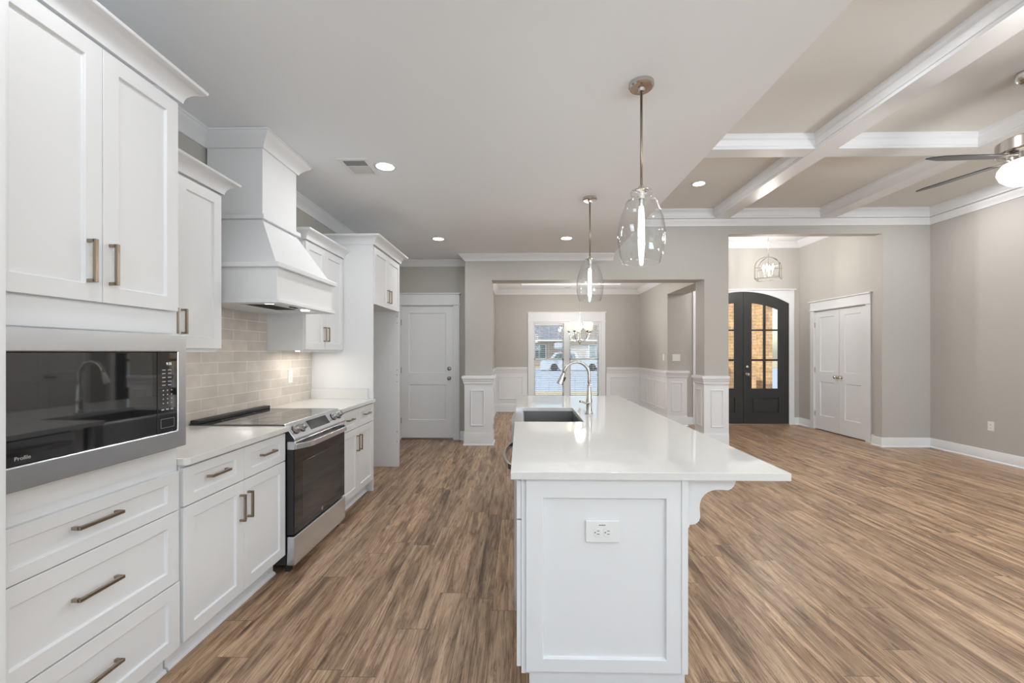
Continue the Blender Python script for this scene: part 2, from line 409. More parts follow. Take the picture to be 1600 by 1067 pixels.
struct(m, 'wall_closet', WALL)
struct(M().box((5.9, YE, 0), (6.05, 8.12, TOP)), 'wall_closet_back', WALL)
# rear wall with a kitchen window and a wide patio opening
m = M().box((KX0, YR-.12, 0), (-1.5, YR, CZ)).box((-1.5, YR-.12, 0), (1.1, YR, .7)).box((-1.5, YR-.12, 2.5), (1.1, YR, CZ))
m.box((1.1, YR-.12, 0), (2.7, YR, CZ)).box((2.7, YR-.12, 2.5), (5.7, YR, LZ)).box((5.7, YR-.12, 0), (5.92, YR, LZ)).box((1.36, YR-.12, CZ), (2.7, YR, LZ))
struct(m, 'wall_rear', WALL)

# ------------------------------------------------------------------ ceiling trim
CROWN = [(0, 0), (.012, 0), (.018, .012), (.03, .03), (.055, .055), (.07, .066), (.078, .080), (.085, .082), (.085, .095), (0, .095)]
def crown(z1, s=1.0): return [(o*s, z1-.095*s+h*s) for o, h in CROWN]
m = M().sweep(crown(CZ), [(KX1-.001, YF), (-.816, YF), (-.816, YD), (KX0, YD), (KX0, YR)])
struct(m, 'trim_1', TRIM, smooth='auto')
LIV = [(0, 3.21), (.012, 3.21), (.016, 3.225), (.03, 3.25), (.045, 3.275), (.05, 3.290), (.05, 3.300), (.040, 3.301), (.040, 3.306), (.072, 3.308), (.072, 3.338), (.078, 3.342), (.083, 3.362), (.100, 3.392), (.125, 3.405), (.128, 3.43), (0, 3.43)]
m = M().sweep(LIV, [(RX1, YR), (RX1, YF), (KX1, YF), (KX1, YR)], closed=False)
struct(m, 'trim_2', TRIM, smooth='auto')
def beamprof(hw):  # half profile to the side, from bottom to top
    return [(hw, 3.30), (hw, 3.325), (hw+.008, 3.329), (hw+.010, 3.345), (hw+.022, 3.378), (hw+.042, 3.392), (hw+.045, 3.398), (hw+.047, 3.431)]
def beam(axis, c, a, b, hw, dz=0):
    p = [(o, z+(dz if i < 2 else 0)) for i, (o, z) in enumerate(beamprof(hw))]; pts = [(-o, z) for o, z in p[::-1]] + p
    if axis == 'Y': return M().prism([(c+o, a, z) for o, z in pts], (0, b-a, 0))
    return M().prism([(a, c+o, z) for o, z in pts], (b-a, 0, 0))
struct(beam('Y', 2.905, YR, YF-.05, .10), 'trim_3', TRIM, smooth='auto')
struct(beam('Y', 4.41, YR, YF-.05, .10), 'trim_4', TRIM, smooth='auto')
for i, y in enumerate((4.15, 2.08, .01)):
    struct(beam('X', y, KX1+.05, RX1-.05, .085, .003), 'trim_%d' % (5+i), TRIM, smooth='auto')
struct(M().sweep(crown(CZ, 1.1), [(2.74, YT), (2.74, DBX), (-.585, DBX), (-.585, YT)]), 'trim_8', TRIM, smooth='auto')
struct(M().sweep(crown(3.46, 1.15), [(5.235, YE), (FX, YE), (FX, FY), (3.09, FY), (3.09, YT)]), 'trim_9', TRIM, smooth='auto')

# ------------------------------------------------------------------ baseboards and wainscot
BASE = [(0, 0), (.030, 0), (.030, .012), (.022, .020), (.016, .022), (.016, .125), (.010, .138), (0, .138)]
DB = [(0, 0), (.032, 0), (.032, .012), (.024, .020), (.018, .022), (.018, .165), (.012, .190), (0, .190)]
RAIL = [(0, .885), (.012, .885), (.014, .905), (.022, .915), (.022, .935), (.030, .945), (.034, .975), (.045, .985), (.045, 1.018), (.038, 1.025), (0, 1.025)]
FLAT = [(0, .18), (.008, .18), (.008, .90), (0, .90)]
def baseb(name, path): return struct(M().sweep(BASE, path), name, TRIM, smooth='auto')
baseb('baseboard_right', [(RX1, YR), (RX1, YF), (5.235, YF), (5.235, YE), (FX, YE), (FX, 6.465)])
baseb('baseboard_pantry', [(-.816, YF+.03), (-.816, YD), (-.945, YD)])
baseb('baseboard_entry', [(FX, 7.80), (FX, FY), (5.19, FY)])
baseb('baseboard_entry_left', [(3.29, FY), (3.09, FY), (3.09, 7.93)])
def pf(m, O, u, n, w, h):
    """picture-frame moulding"""
    O, u, n = Vector(O), Vector(u), Vector(n); v = Vector((0, 0, 1))
    prof = [(0, 0), (.004, .010), (.010, .013), (.018, .008), (.022, .008), (.024, 0)]
    cs = [(0, 0, 1, 1), (w, 0, -1, 1), (w, h, -1, -1), (0, h, 1, -1)]
    rings = [[m.bm.verts.new(O+u*(a+sa*i)+v*(b+sb*i)+n*(.008+d)) for i, d in prof] for a, b, sa, sb in cs]
    for k in range(4):
        A, B = rings[k], rings[(k+1) % 4]
        for j in range(len(prof)-1): m.bm.faces.new([A[j], A[j+1], B[j+1], B[j]])
def wains(name, path, frames):
    m = M().sweep(RAIL, path).sweep(DB, path).sweep(FLAT, path)
    for f in frames: pf(m, *f)
    return struct(m, name, TRIM, smooth='auto')
fx = (1, 0, 0); fy = (0, 1, 0); nY = (0, -1, 0)
wains('trim_10', [(-.585, DBX), (-.585, YT), (-.424, YT), (-.424, YF), (-.816, YF), (-.816, YF+.02)],
      [((-.737, YF, .285), fx, nY, .209, .533), ((-.424, 6.30, .285), fy, fx, .15, .533),
       ((-.585, 6.66, .285), fy, fx, .9, .533), ((-.585, 7.68, .285), fy, fx, .9, .533), ((-.585, 8.70, .285), fy, fx, .9, .533)])
wains('trim_11', [(WX0-.11, DBX), (-.585, DBX)][::1], [((-.50, DBX, .285), fx, nY, .56, .533)])
wains('trim_12', [(3.09, 7.98), (3.09, 7.92), (2.74, 7.92), (2.74, DBX), (WX1+.11, DBX)][::-1][::-1] if False else [(3.09, 8.0), (3.09, 7.92), (2.74, 7.92), (2.74, DBX), (WX1+.12, DBX)][::1] if False else [(WX1+.12, DBX), (2.74, DBX), (2.74, 7.92), (3.09, 7.92), (3.09, 8.0)][::-1],
      [((2.08, DBX, .285), fx, nY, .58, .533), ((2.81, 7.92, .27), fx, nY, .205, .55)] +
      [((2.74, y, .285), fy, (-1, 0, 0), .49, .533) for y in (8.02, 8.61, 9.20)])
wains('trim_13', [(3.035, YT), (3.035, YF), (2.687, YF), (2.687, YT)][::-1][::-1] if False else [(3.035, YT), (2.687, YT), (2.687, YF), (3.035, YF)][::-1],
      [((2.775, YF, .275), fx, nY, .186, .553), ((2.687, 6.285, .275), fy, (-1, 0, 0), .18, .553)])

# ------------------------------------------------------------------ doors and casings
def casing(m, O, u, n, w, h, side=.092, head=.17, d=.02):
    """craftsman casing round an opening whose lower-left is O"""
    O, u, n = Vector(O), Vector(u), Vector(n); z = Vector((0, 0, 1))
    def B(a0, a1, b0, b1, t):
        c = O+u*(a0+a1)/2+z*(b0+b1)/2+n*(t/2); m.obox(c, (u, n, z), (a1-a0)/2, t/2, (b1-b0)/2)
    B(-side, 0, 0, h, d); B(w, w+side, 0, h, d)
    B(-side-.012, w+side+.012, h, h+.018, d+.012)
    B(-side, w+side, h+.018, h+head-.018, d+.002)
    B(-side-.022, w+side+.022, h+head-.018, h+head, d+.024)
    return m
def knob(parent, c, n, mt=NICKEL, r=.028, l=.055, name='door_knob'):
    n = Vector(n); ax = 'X' if abs(n.x) > .5 else 'Y'; s = n.x+n.y
    prof = [(0, 0), (r*1.05, 0), (r*1.05, .006*s), (r*.4, .010*s), (r*.38, .028*s), (r*.9, .034*s), (r, .045*s), (r*.8, l*s), (0, (l+.004)*s)]
    return M().lathe(prof, c, ax, 20).build(name, mt, parent, smooth=True)
# pantry / garage door
dr = thing('door_1', (-1.462, YD, 0), None, None); setp(dr, kind='structure'); 
casing(M(), (-1.877, YD-.001, 0), fx, nY, .83, 2.108, .095, .19).build('casing', TRIM, dr, .002)
M().box((-1.877, YD-.001, .012), (-1.872, 6.74, 2.105)).box((-1.052, YD-.001, .012), (-1.047, 6.74, 2.105)).box((-1.877, YD, 2.098), (-1.047, 6.74, 2.105)).build('jamb', TRIM, dr)
M().panel((-1.87, YD+.012, .03), fx, nY, .816, 2.066, [(.118, .28, .698, .835), (.118, 1.02, .698, 1.958)], t=.04, r=.012, sl=.008).build('door_leaf', TRIM, dr)
M().box((-1.87, YD+.02, 0), (-1.05, YD+.1, .02)).box((-1.87, YD+.011, .02), (-1.05, YD+.03, .03)).build('threshold', STEELD, dr)
knob(dr, (-1.115, YD+.012, .965), nY, STEELD)
M().lathe([(0, 0), (.032, 0), (.032, -.012), (.02, -.02), (0, -.022)], (-1.115, YD+.012, 1.115), 'Y', 20).build('deadbolt', STEELD, dr, smooth=True)
for z in (.3, 1.09, 1.84): M().box((-1.885, YD-.004, z-.045), (-1.867, YD+.008, z+.045)).build('hinge', STEELD, dr)
# closet double door (on the entry's right wall, facing -X)
dc = thing('door_2', (FX, 7.13, 0), None, None); setp(dc, kind='structure')
nX = (-1, 0, 0)
casing(M(), (FX+.001, 6.56, 0), fy, nX, 1.144, 2.108, .09, .175).build('casing', TRIM, dc, .002)
M().box((FX, 6.55, 0), (5.40, 6.563, 2.108)).box((FX, 7.701, 0), (5.40, 7.712, 2.108)).box((FX, 6.55, 2.10), (5.40, 7.71, 2.112)).build('jamb', TRIM, dc)
for y0 in (6.566, 7.134):
    lf = M().panel((FX+.012, y0, .015), fy, nX, .563, 2.08, [(.118, .25, .445, .84), (.118, 1.02, .445, 1.975)], t=.035, r=.012, sl=.008).build('door_leaf', TRIM, dc)
    yk = y0+.045 if y0 > 7 else y0+.518
    knob(lf, (FX+.012, yk, .955), nX, NICKEL)
    for z in (.28, 1.06, 1.86):
        yh = y0+.566 if y0 > 7 else y0-.004
        M().box((FX-.004, yh-.008, z-.045), (FX+.016, yh+.008, z+.045)).build('hinge', NICKEL, lf)
# black arched double front door
df = thing('door_3', (4.236, FY, 0), None, None); setp(df, kind='structure')
XC = 4.236; HW = .855; ZT = 2.52; SAG = .228; RR = (HW*HW+SAG*SAG)/(2*SAG)
def arch(x, off=0): return ZT-off-RR+math.sqrt(max(RR*RR-(x-XC)**2, 0))
def leaf(side):
    xs = (XC+.003, XC+HW) if side > 0 else (XC-HW, XC-.003)
    g = (.157, .392, .421, .667)  # glass columns measured from the meeting edge
    cols = [(XC+side*g[0], XC+side*g[1]), (XC+side*g[2], XC+side*g[3])]
    cols = [tuple(sorted(c)) for c in cols]; cols.sort()
    rows = [(.683, 1.206), (1.242, 1.778), (1.808, None)]
    m = M(); y0, y1 = FY-.01, FY+.035
    xsall = [xs[0]] + [v for c in cols for v in c] + [xs[1]]
    SEG = 6
    def col(xa, xb, zlo, zhi_f, ya=y0, yb=y1):
        n = SEG
        pts = [(xa, ya, zlo), (xb, ya, zlo)] + [(xb+(xa-xb)*k/n, ya, zhi_f(xb+(xa-xb)*k/n)) for k in range(n+1)]
        m.prism(pts, (0, yb-ya, 0))
    full = lambda x: arch(x)
    col(xsall[0], xsall[1], .02, full); col(xsall[2], xsall[3], .683, full); col(xsall[4], xsall[5], .02, full)
    for xa, xb in cols:
        m.box((xa, y0, .02), (xb, y1, .221)); m.box((xa, y0, .512), (xb, y1, .683))
        m.box((xa, y0, 1.206), (xb, y1, 1.242)); m.box((xa, y0, 1.778), (xb, y1, 1.808))
        n = SEG
        lo = [(xa+(xb-xa)*k/n, y0, arch(xa+(xb-xa)*k/n, .205)) for k in range(n+1)]
        hi = [(xb+(xa-xb)*k/n, y0, arch(xb+(xa-xb)*k/n)) for k in range(n+1)]
        m.prism(lo+hi, (0, y1-y0, 0))
    a, b = cols[0][0], cols[1][1]
    m.box((cols[0][1], y0, .02), (cols[1][0], y1, .221)); m.box((cols[0][1], y0, .512), (cols[1][0], y1, .683))
    m.box((a, y0+.016, .221), (b, y1-.01, .512))
    m.prism([(a+.03, y0+.016, .251), (b-.03, y0+.016, .251), (b-.03, y0+.016, .482), (a+.03, y0+.016, .482)], (0, -.011, 0))
    lf = m.build('door_leaf', DOORK, df)
    for xa, xb in cols:
        for za, zb in ((.683, 1.206), (1.242, 1.778), (1.808, 0)):
            if zb: p = M().box((xa, FY+.008, za), (xb, FY+.014, zb))
            else:
                n = SEG; p = M().prism([(xa, FY+.008, za), (xb, FY+.008, za)]+[(xb+(xa-xb)*k/n, FY+.008, arch(xb+(xa-xb)*k/n, .205)) for k in range(n+1)], (0, .006, 0))
            p.build('glass_pane', GLASS, lf)
            # thin light bead round each pane
    return lf
lr = leaf(1); ll = leaf(-1)
knob(lr, (4.308, FY-.01, .95), nY, NICKEL, .034, .06)
M().lathe([(0, 0), (.033, 0), (.033, -.012), (.02, -.022), (0, -.024)], (4.308, FY-.01, 1.096), 'Y', 20).build('deadbolt', NICKEL, lr, smooth=True)
for z in (.35, .95, 1.55, 2.1): M().box((5.085, FY-.016, z-.05), (5.10, FY-.002, z+.05)).build('hinge', NICKEL, lr)
m = M()
for sgn in (-1, 1):
    m.box((XC+sgn*HW, FY-.022, 0), (XC+sgn*(HW+.095), FY+.0, 2.55))
m.box((XC-HW-.12, FY-.046, 2.55), (XC+HW+.12, FY, 2.569))
n = 24; pts = [(XC-HW, FY-.020, 2.55)]+[(XC-HW+2*HW*k/n, FY-.020, arch(XC-HW+2*HW*k/n, -.004)) for k in range(n+1)]+[(XC+HW, FY-.020, 2.55)]
for k in range(n):
    xa, xb = XC-HW+2*HW*k/n, XC-HW+2*HW*(k+1)/n
    m.prism([(xa, FY-.02, arch(xa, -.003)), (xb, FY-.02, arch(xb, -.003)), (xb, FY-.02, 2.552), (xa, FY-.02, 2.552)], (0, .13, 0))
m.build('casing', TRIM, df)
M().box((XC-HW, FY-.03, 0), (XC+HW, FY+.14, .018)).build('threshold', STEELD, df)

# ------------------------------------------------------------------ dining window
wd = thing('window_1', (1.065, DBX, WZ0), None, None); setp(wd, kind='structure')
m = casing(M(), (WX0, DBX-.001, .30), fx, nY, WX1-WX0, WZ1-.30, .095, .225)
m.box((WX0-.12, DBX-.05, .27), (WX1+.12, DBX, .30)); m.build('casing', TRIM, wd, .002)
m = M(); f0, f1 = DBX+.0, DBX+.10
m.box((WX0, f0, WZ0), (.318, f1, WZ1)).box((1.813, f0, WZ0), (WX1, f1, WZ1)).box((1.004, f0-.0, WZ0), (1.137, f1, WZ1))
m.box((WX0, f0+.001, 2.043), (WX1, f1, WZ1)).box((WX0, f0, WZ0-.02), (WX1, f1, WZ0+.02))
m.build('window_frame', TRIM, wd, .002)
for xa, xb in ((.318, 1.004), (1.137, 1.813)):
    m = M()
    for za, zb, yy in ((1.185, 2.043, f0+.07), (.35, 1.225, f0+.05)):
        m.box((xa, yy, za), (xa+.03, yy+.03, zb)).box((xb-.03, yy, za), (xb, yy+.03, zb)).box((xa, yy, zb-.035), (xb, yy+.03, zb)).box((xa, yy, za), (xb, yy+.03, za+.035))
    sh = m.build('sash', TRIM, wd)
    M().box((xa+.03, f0+.083, 1.21), (xb-.03, f0+.087, 2.015)).build('glass_pane', GLASS, sh)
    M().box((xa+.03, f0+.063, .38), (xb-.03, f0+.067, 1.19)).build('glass_pane', GLASS, sh)
BLIND = mat('white_blind_slat', (.78, .78, .77), .5, noise=((3, 3, 3), .02))
for xa, xb, lb in ((.325, .997, 'left'), (1.144, 1.806, 'right')):
    bl = thing('window_blind', ((xa+xb)/2, f0+.03, 2.04), 'white slatted blind on the %s half of the dining window' % lb, 'blind', 'blinds in the dining window')
    M().box((xa, f0+.005, 1.995), (xb, f0+.055, 2.04)).build('headrail', BLIND, bl, .003)
    m = M(); z = 1.97
    while z > .39:
        m.obox(((xa+xb)/2, f0+.028, z), ((1, 0, 0), (0, 1, -.2), (0, .2, 1)), (xb-xa)/2, .023, .0014); z -= .043
    m.build('slats', BLIND, bl)
    m = M()
    for t_ in (.18, .5, .82):
        x = xa+(xb-xa)*t_
        for yy in (f0+.004, f0+.052): m.box((x-.0012, yy-.0012, .37), (x+.0012, yy+.0012, 2.0))
    m.build('cords', BLIND, bl)
    M().box((xa, f0+.008, .355), (xb, f0+.05, .372)).build('bottom_rail', BLIND, bl, .003)

# ------------------------------------------------------------------ cabinet parts
def bar_pull(parent, c, d, n, L, mt=BRONZE, t=.0055, out=.032):
    c, d, n = Vector(c), Vector(d).normalized(), Vector(n); s = d.cross(n)
    m = M(); m.obox(c+n*(out-t), (d, s, n), L/2, t, t)
    for k in (-1, 1): m.obox(c+d*k*(L/2-t)+n*(out/2-t/2), (d, s, n), t, t, out/2-t/2)
    return m.build('handle', mt, parent, .0008)
def shaker(parent, name, O, u, n, w, h, rail=.058, t=.02, handle=None, label=None):
    """O is the lower corner on the FRONT plane"""
    r = min(rail, h*.27)
    ob = M().panel(O, u, n, w, h, [(rail, r, w-rail, h-r)], t=t, r=.010, sl=.003).build(name, WHITE, parent, .0012, seg=1)
    if handle:
        a, b, hd, L = handle
        u_ = Vector(u); c = Vector(O)+u_*a+Vector((0, 0, b))
        bar_pull(ob, c, u if hd == 'h' else (0, 0, 1), n, L)
    return ob
XF = -1.45; XB = -1.47; nP = (1, 0, 0)
G = .0025
def doorL(parent, name, x, y0, y1, z0, z1, handle=None, rail=.058):
    """a cabinet front facing +X between y0..y1, z0..z1; handle (y, z, dir, L) in world"""
    hh = (handle[0]-y0, handle[1]-z0, handle[2], handle[3]) if handle else None
    return shaker(parent, name, (x, y0, z0), fy, nP, y1-y0, z1-z0, rail=rail, handle=hh)
CCR = [(0, 0), (.006, 0), (.008, .012), (.013, .026), (.025, .042), (.045, .056), (.060, .062), (.063, .066), (.065, .074), (0, .074)]
def cabcrown(z0, s=1.0): return [(o*s, z0+h*s) for o, h in CCR]

# tall oven tower
tw = thing('tower_cabinet', (-1.76, 1.44, 0), 'tall white oven tower cabinet at the left edge, holding the built-in microwave', 'cabinet')
m = M().box((KX0+.002, 1.095, .105), (XB, 1.778, .978)).box((KX0+.002, 1.095, 1.444), (XB, 1.778, 2.44))
m.box((KX0+.002, 1.095, .978), (-1.60-.3, 1.778, 1.444)).box((-1.9, 1.750, .978), (XB, 1.778, 1.444)).box((-1.9, 1.095, .978), (XB, 1.12, 1.444))
m.box((KX0+.002, 1.095, 0), (-1.53, 1.778, .105))
m.build('body', WHITE, tw)
M().box((XB, 1.10, .90), (XB+.006, 1.765, .975)).build('face_rail', WHITE, tw); M().box((XB, 1.10, 1.448), (XB+.006, 1.745, 1.535)).build('face_rail', WHITE, tw)
M().box((KX0+.002, 1.065, 0), (-1.364, 1.094, 2.44)).build('end_panel', WHITE, tw, .001)
doorL(tw, 'door', XF, 1.112, 1.438, 1.543, 2.425, (1.389, 1.678, 'v', .145))
doorL(tw, 'door', XF, 1.441, 1.763, 1.543, 2.425, (1.450+.015, 1.679, 'v', .145))
doorL(tw, 'drawer', XF, 1.112, 1.766, .704, .868, (1.412, .800, 'h', .155))
doorL(tw, 'drawer', XF, 1.112, 1.766, .402, .700, (1.412, .567, 'h', .155))
doorL(tw, 'drawer', XF, 1.112, 1.772, .116, .396, (1.412, .268, 'h', .155))
M().sweep(cabcrown(2.44, 1.1), [(KX0+.002, 1.778), (XB+.012, 1.778), (XB+.012, 1.05), (KX0+.002, 1.05)][::-1][::-1] if False else [(XB+.012, 1.05), (XB+.012, 1.785), (KX0+.1, 1.785)][::-1]).build('crown', TRIM, tw, smooth='auto')
M().sweep([(0, 0), (.018, 0), (.016, .008), (.010, .014), (0, .018)], [(-1.53, 1.778), (-1.53, 1.095)]).build('shoe_moulding', TRIM, tw)

# microwave
mw = thing('microwave', (-1.42, 1.43, .978), 'stainless built-in microwave with black glass front in the tower cabinet', 'microwave')
m = M().panel((-1.41, 1.10, .978), fy, nP, .657, .466, [(.03, .072, .613, .394)], t=.035, r=.02, sl=.001)
m.build('trim_frame', STEEL, mw, .004, seg=3)
M().box((-1.88, 1.13, .995), (-1.446, 1.745, 1.43)).build('oven_body', BLACK, mw)
M().box((-1.43, 1.132, 1.052), (-1.414, 1.617, 1.370)).build('door', BLACKG, mw, .002)
cp = M().box((-1.43, 1.619, 1.052), (-1.414, 1.711, 1.370)).build('control_panel', BLACKG, mw, .002)
m = M(); X0 = -1.4137
for r_ in range(4):
    for c_ in range(3): m.box((X0-.0006, 1.643+c_*.020, 1.165+r_*.017), (X0+.0003, 1.648+c_*.020, 1.170+r_*.017))
for r_, z in enumerate((1.238, 1.252, 1.268, 1.284, 1.298)):
    for c_ in range(2): m.box((X0-.0006, 1.640+c_*.028, z), (X0+.0003, 1.656+c_*.028, z+.0035))
for c_ in range(3): m.box((X0-.0006, 1.637+c_*.022, 1.140), (X0+.0003, 1.649+c_*.022, 1.145))
m.build('key_markings', PRINT, cp)
M().tube([(X0, 1.635, 1.07), (X0, 1.698, 1.07), (X0, 1.698, 1.105), (X0, 1.635, 1.105)], .0006, 4, closed=True).build('start_pad', PRINT, cp)
def text(s, name, parent, size, loc, rot, mt, ext=.0004):
    c = bpy.data.curves.new(name, 'FONT'); c.body = s; c.size = size; c.extrude = ext; c.align_x = 'CENTER'; c.align_y = 'CENTER'
    tmp = bpy.data.objects.new(name+'_src', c); COL.objects.link(tmp)
    dg = bpy.context.evaluated_depsgraph_get(); me = bpy.data.meshes.new_from_object(tmp.evaluated_get(dg))
    bpy.data.objects.remove(tmp); bpy.data.curves.remove(c)
    me.name = name; me.materials.clear(); me.materials.append(mt)
    o = bpy.data.objects.new(name, me); COL.objects.link(o); o.parent = parent
    o.location = Vector(loc)-ORG[parent]; o.rotation_euler = rot; ORG[o] = Vector(loc)
    return o
text('Profile', 'lettering', mw, .0155, (-1.4133, 1.172, 1.070), (R90, 0, R90), PRINT)
text('9:35', 'clock_display', mw, .015, (-1.4133, 1.672, 1.324), (R90, 0, R90), DISPLAY)

def base_cab(name, y0, y1, ys, label, dz=(.12, .698, .704, .87), toe_right=False, hL=.15):
    t = thing(name, (-1.77, (y0+y1)/2, 0), label, 'cabinet', 'white base cabinets beside the range')
    m = M().box((KX0+.002, y0, .105), (XB, y1, .882)).box((KX0+.002, y0, 0), (-1.53, y1, .105)); m.build('body', WHITE, t)
    doorL(t, 'drawer', XF, y0+.004, ys-.0015, dz[2], dz[3], ((y0+ys)/2, .797, 'h', .13))
    doorL(t, 'drawer', XF, ys+.0015, y1-.004, dz[2], dz[3], ((y1+ys)/2, .797, 'h', .13))
    doorL(t, 'door', XF, y0+.004, ys-.0015, dz[0], dz[1], (ys-.032, .565, 'v', .14))
    doorL(t, 'door', XF, ys+.0015, y1-.004, dz[0], dz[1], (ys+.030, .565, 'v', .14))
    M().sweep([(0, 0), (.018, 0), (.016, .008), (.010, .014), (0, .018)], [(-1.53, y1), (-1.53, y0)]).build('shoe_moulding', TRIM, t)
    return t
base_cab('base_cabinet', 1.788, 2.583, 2.19, 'white base cabinet with two drawers and two doors between microwave tower and range')
base_cab('base_cabinet', 3.358, 4.143, 3.75, 'white base cabinet with two drawers and two doors between range and fridge opening')

def ctop(name, y0, y1, label, chamf=False, ret=False):
    t = thing(name, (-1.75, (y0+y1)/2, .882), label, 'countertop')
    pts = [(KX0+.015, y0, .883), (-1.445 if chamf else -1.428, y0, .883)]
    if chamf: pts += [(-1.428, y0+.017, .883)]
    pts += [(-1.428, y1, .883), (KX0+.015, y1, .883)]
    M().prism(pts, (0, 0, .031)).build('slab', QUARTZ, t, .002)
    if ret: M().box((KX0+.015, y1-.02, .914), (-1.50, y1-.001, 1.014)).build('side_splash', QUARTZ, t, .002)
    return t
ctop('countertop', 1.784, 2.585, 'short run of white quartz countertop left of the range', chamf=True)
ctop('countertop', 3.356, 4.141, 'white quartz countertop right of the range with a short end splash', ret=True)
bs = M().box((KX0+.001, 1.780, .90), (KX0+.013, 4.141, 1.386)).box((KX0+.001, 2.46, 1.386), (KX0+.013, 3.405, 1.69)).build('backsplash', TILE, None, org=(KX0, 2.96, .9))
setp(bs, 'glossy beige subway tile backsplash behind the range and countertops', 'backsplash')

def outlet(name, c, u, n, label, cat='outlet', w=.07, h=.115, horiz=False, kind='duplex', group=None):
    t = thing(name, c, label, cat, group); C = Vector(c); u = Vector(u); n = Vector(n); z = Vector((0, 0, 1))
    M().obox(C+n*.003, (u, n, z), w/2, .003, h/2).build('cover_plate', PLASTIC, t, .0018)
    gangs = max(1, round(w/.075)) if kind == 'switch' else 1
    if kind == 'duplex':
        for k in (-1, 1):
            cc = C+n*.0065+(u if horiz else z)*k*.0195
            # round-sided receptacle face
            pts = []
            for i in range(20):
                a = 2*math.pi*i/20; p, q = .0165*math.cos(a), .0165*math.sin(a)
                if horiz: p, q = max(-.0135, min(.0135, p)), q
                else: q = max(-.0135, min(.0135, q))
                pts.append(cc+u*p+z*q)
            f = M().prism(pts, n*.0015).build('receptacle', PLASTIC, t)
            m = M(); A, B = (z, u) if horiz else (u, z)
            for s_ in (-1, 1): m.obox(cc+n*.0017+A*s_*.006+B*.003, (A, n, B), .001, .0006, .004)
            m.obox(cc+n*.0017-B*.0075, (A, n, B), .0022, .0006, .0022)
            m.build('slots', SLOT, f)
    else:
        for g in range(gangs):
            M().obox(C+n*.0075+u*(g-(gangs-1)/2)*.046, (u, n, z), .016, .002, .033).build('rocker', PLASTIC, t, .001)
    return t
outlet('wall_outlet', (KX0+.013, 3.752, 1.155), fy, nP, 'white outlet on the tiled backsplash right of the range')

# ------------------------------------------------------------------ range
rg = thing('range', (-1.75, 2.97, 0), 'stainless slide-in electric range with black glass oven door', 'range')
RY0, RY1 = 2.592, 3.350
M().box((KX0+.03, RY0, .05), (-1.455, RY1, .905)).build('body', BLACK, rg)
ct = M().box((KX0+.02, RY0-.006, .912), (-1.475, RY1+.006, .922)).build('cooktop', BLACKG, rg, .002)
M().box((KX0+.022, RY0, .922), (KX0+.075, RY1, .945)).build('rear_vent', BLACK, ct, .004)
for (bx_, by_, br_) in ((-1.66, 2.79, .105), (-1.66, 3.16, .085), (-1.90, 2.79, .08), (-1.90, 3.16, .10)):
    M().lathe([(br_, 0), (br_+.0015, 0), (br_+.0015, .0003), (br_, .0003)], (bx_, by_, .9221), 'Z', 48, close=True).build('burner_ring', VENTG, ct)
# slanted control fascia
fas = M().prism([(-1.478, RY0-.002, .922), (-1.462, RY0-.002, .924), (-1.397, RY0-.002, .832), (-1.397, RY0-.002, .818), (-1.46, RY0-.002, .818)], (0, RY1-RY0+.004, 0)).build('control_panel', STEEL, rg, .003)
M().prism([(-1.478, RY0-.0055, .9215), (-1.465, RY0-.0055, .9215), (-1.401, RY0-.0055, .832), (-1.401, RY0-.0055, .82), (-1.478, RY0-.0055, .82)], (0, .003, 0)).build('side_cap', BLACK, fas)
nn = Vector((.092, 0, .065)).normalized(); dn = Vector((.065, 0, -.092)).normalized(); ctr = Vector((-1.4295, 0, .878))
M().obox(ctr+Vector((0, 2.965, 0)), (fy, dn, nn), .14, .034, .0015).build('display', DARKP, fas, .001)
for yk in (2.655, 2.735, 3.195, 3.285):
    kb = M(); cc = ctr+Vector((0, yk, 0)); u_ = Vector((0, 1, 0)); pr_ = []
    ring = []
    for rr_, hh_ in ((.026, 0), (.026, .008), (.021, .010), (.019, .030), (.016, .034)):
        ring.append([kb.bm.verts.new(cc+(u_*math.cos(2*math.pi*k/24)+dn*math.sin(2*math.pi*k/24))*rr_+nn*hh_) for k in range(24)])
    for a_, b_ in zip(ring, ring[1:]):
        for k in range(24): kb.bm.faces.new([a_[k], a_[(k+1) % 24], b_[(k+1) % 24], b_[k]])
    kb.bm.faces.new(ring[-1]); kb.obox(cc+nn*.037, (u_, dn, nn), .0045, .019, .005)
    kd = kb.build('knob', STEELD, fas, smooth='auto')
    bz = M(); pts_ = [cc+(u_*math.cos(2*math.pi*k/24)+dn*math.sin(2*math.pi*k/24))*.030 for k in range(24)]
    bz.prism(pts_, nn*.003).build('bezel', SLOT, kd)
# oven door
od = M().box((-1.45, RY0, .235), (-1.408, RY1, .765)).build('oven_door', BLACK, rg, .003)
M().box((-1.408, RY0+.006, .238), (-1.403, RY1-.006, .762)).build('door_glass', OVENG, od, .001)
M().box((-1.4031, RY0+.10, .30), (-1.4024, RY1-.10, .665)).build('window', DARKP, od)
tb = M().box((-1.45, RY0, .765), (-1.400, RY1, .815)).build('top_band', STEEL, od, .003)
for gy in (2.70, 2.83, 2.97, 3.12):
    for zz in (.803, .794): M().box((-1.4005, gy, zz), (-1.3993, gy+.085, zz+.004)).build('vent_slot', SLOT, tb)
hp = [(-1.400+.052*min(1, math.sin(math.pi*min(max(k/16, .0), 1))*2.4), RY0+.012+(RY1-RY0-.024)*k/16, .788-.006) for k in range(17)]
m = M()
for k in range(16):
    a_, b_ = Vector(hp[k]), Vector(hp[k+1]); d_ = (b_-a_).normalized(); s_ = d_.cross(Vector((0, 0, 1)))
    m.obox((a_+b_)/2, (d_, s_, (0, 0, 1)), (b_-a_).length/2+.002, .006, .017)
m.build('handle', STEEL, od, .002)
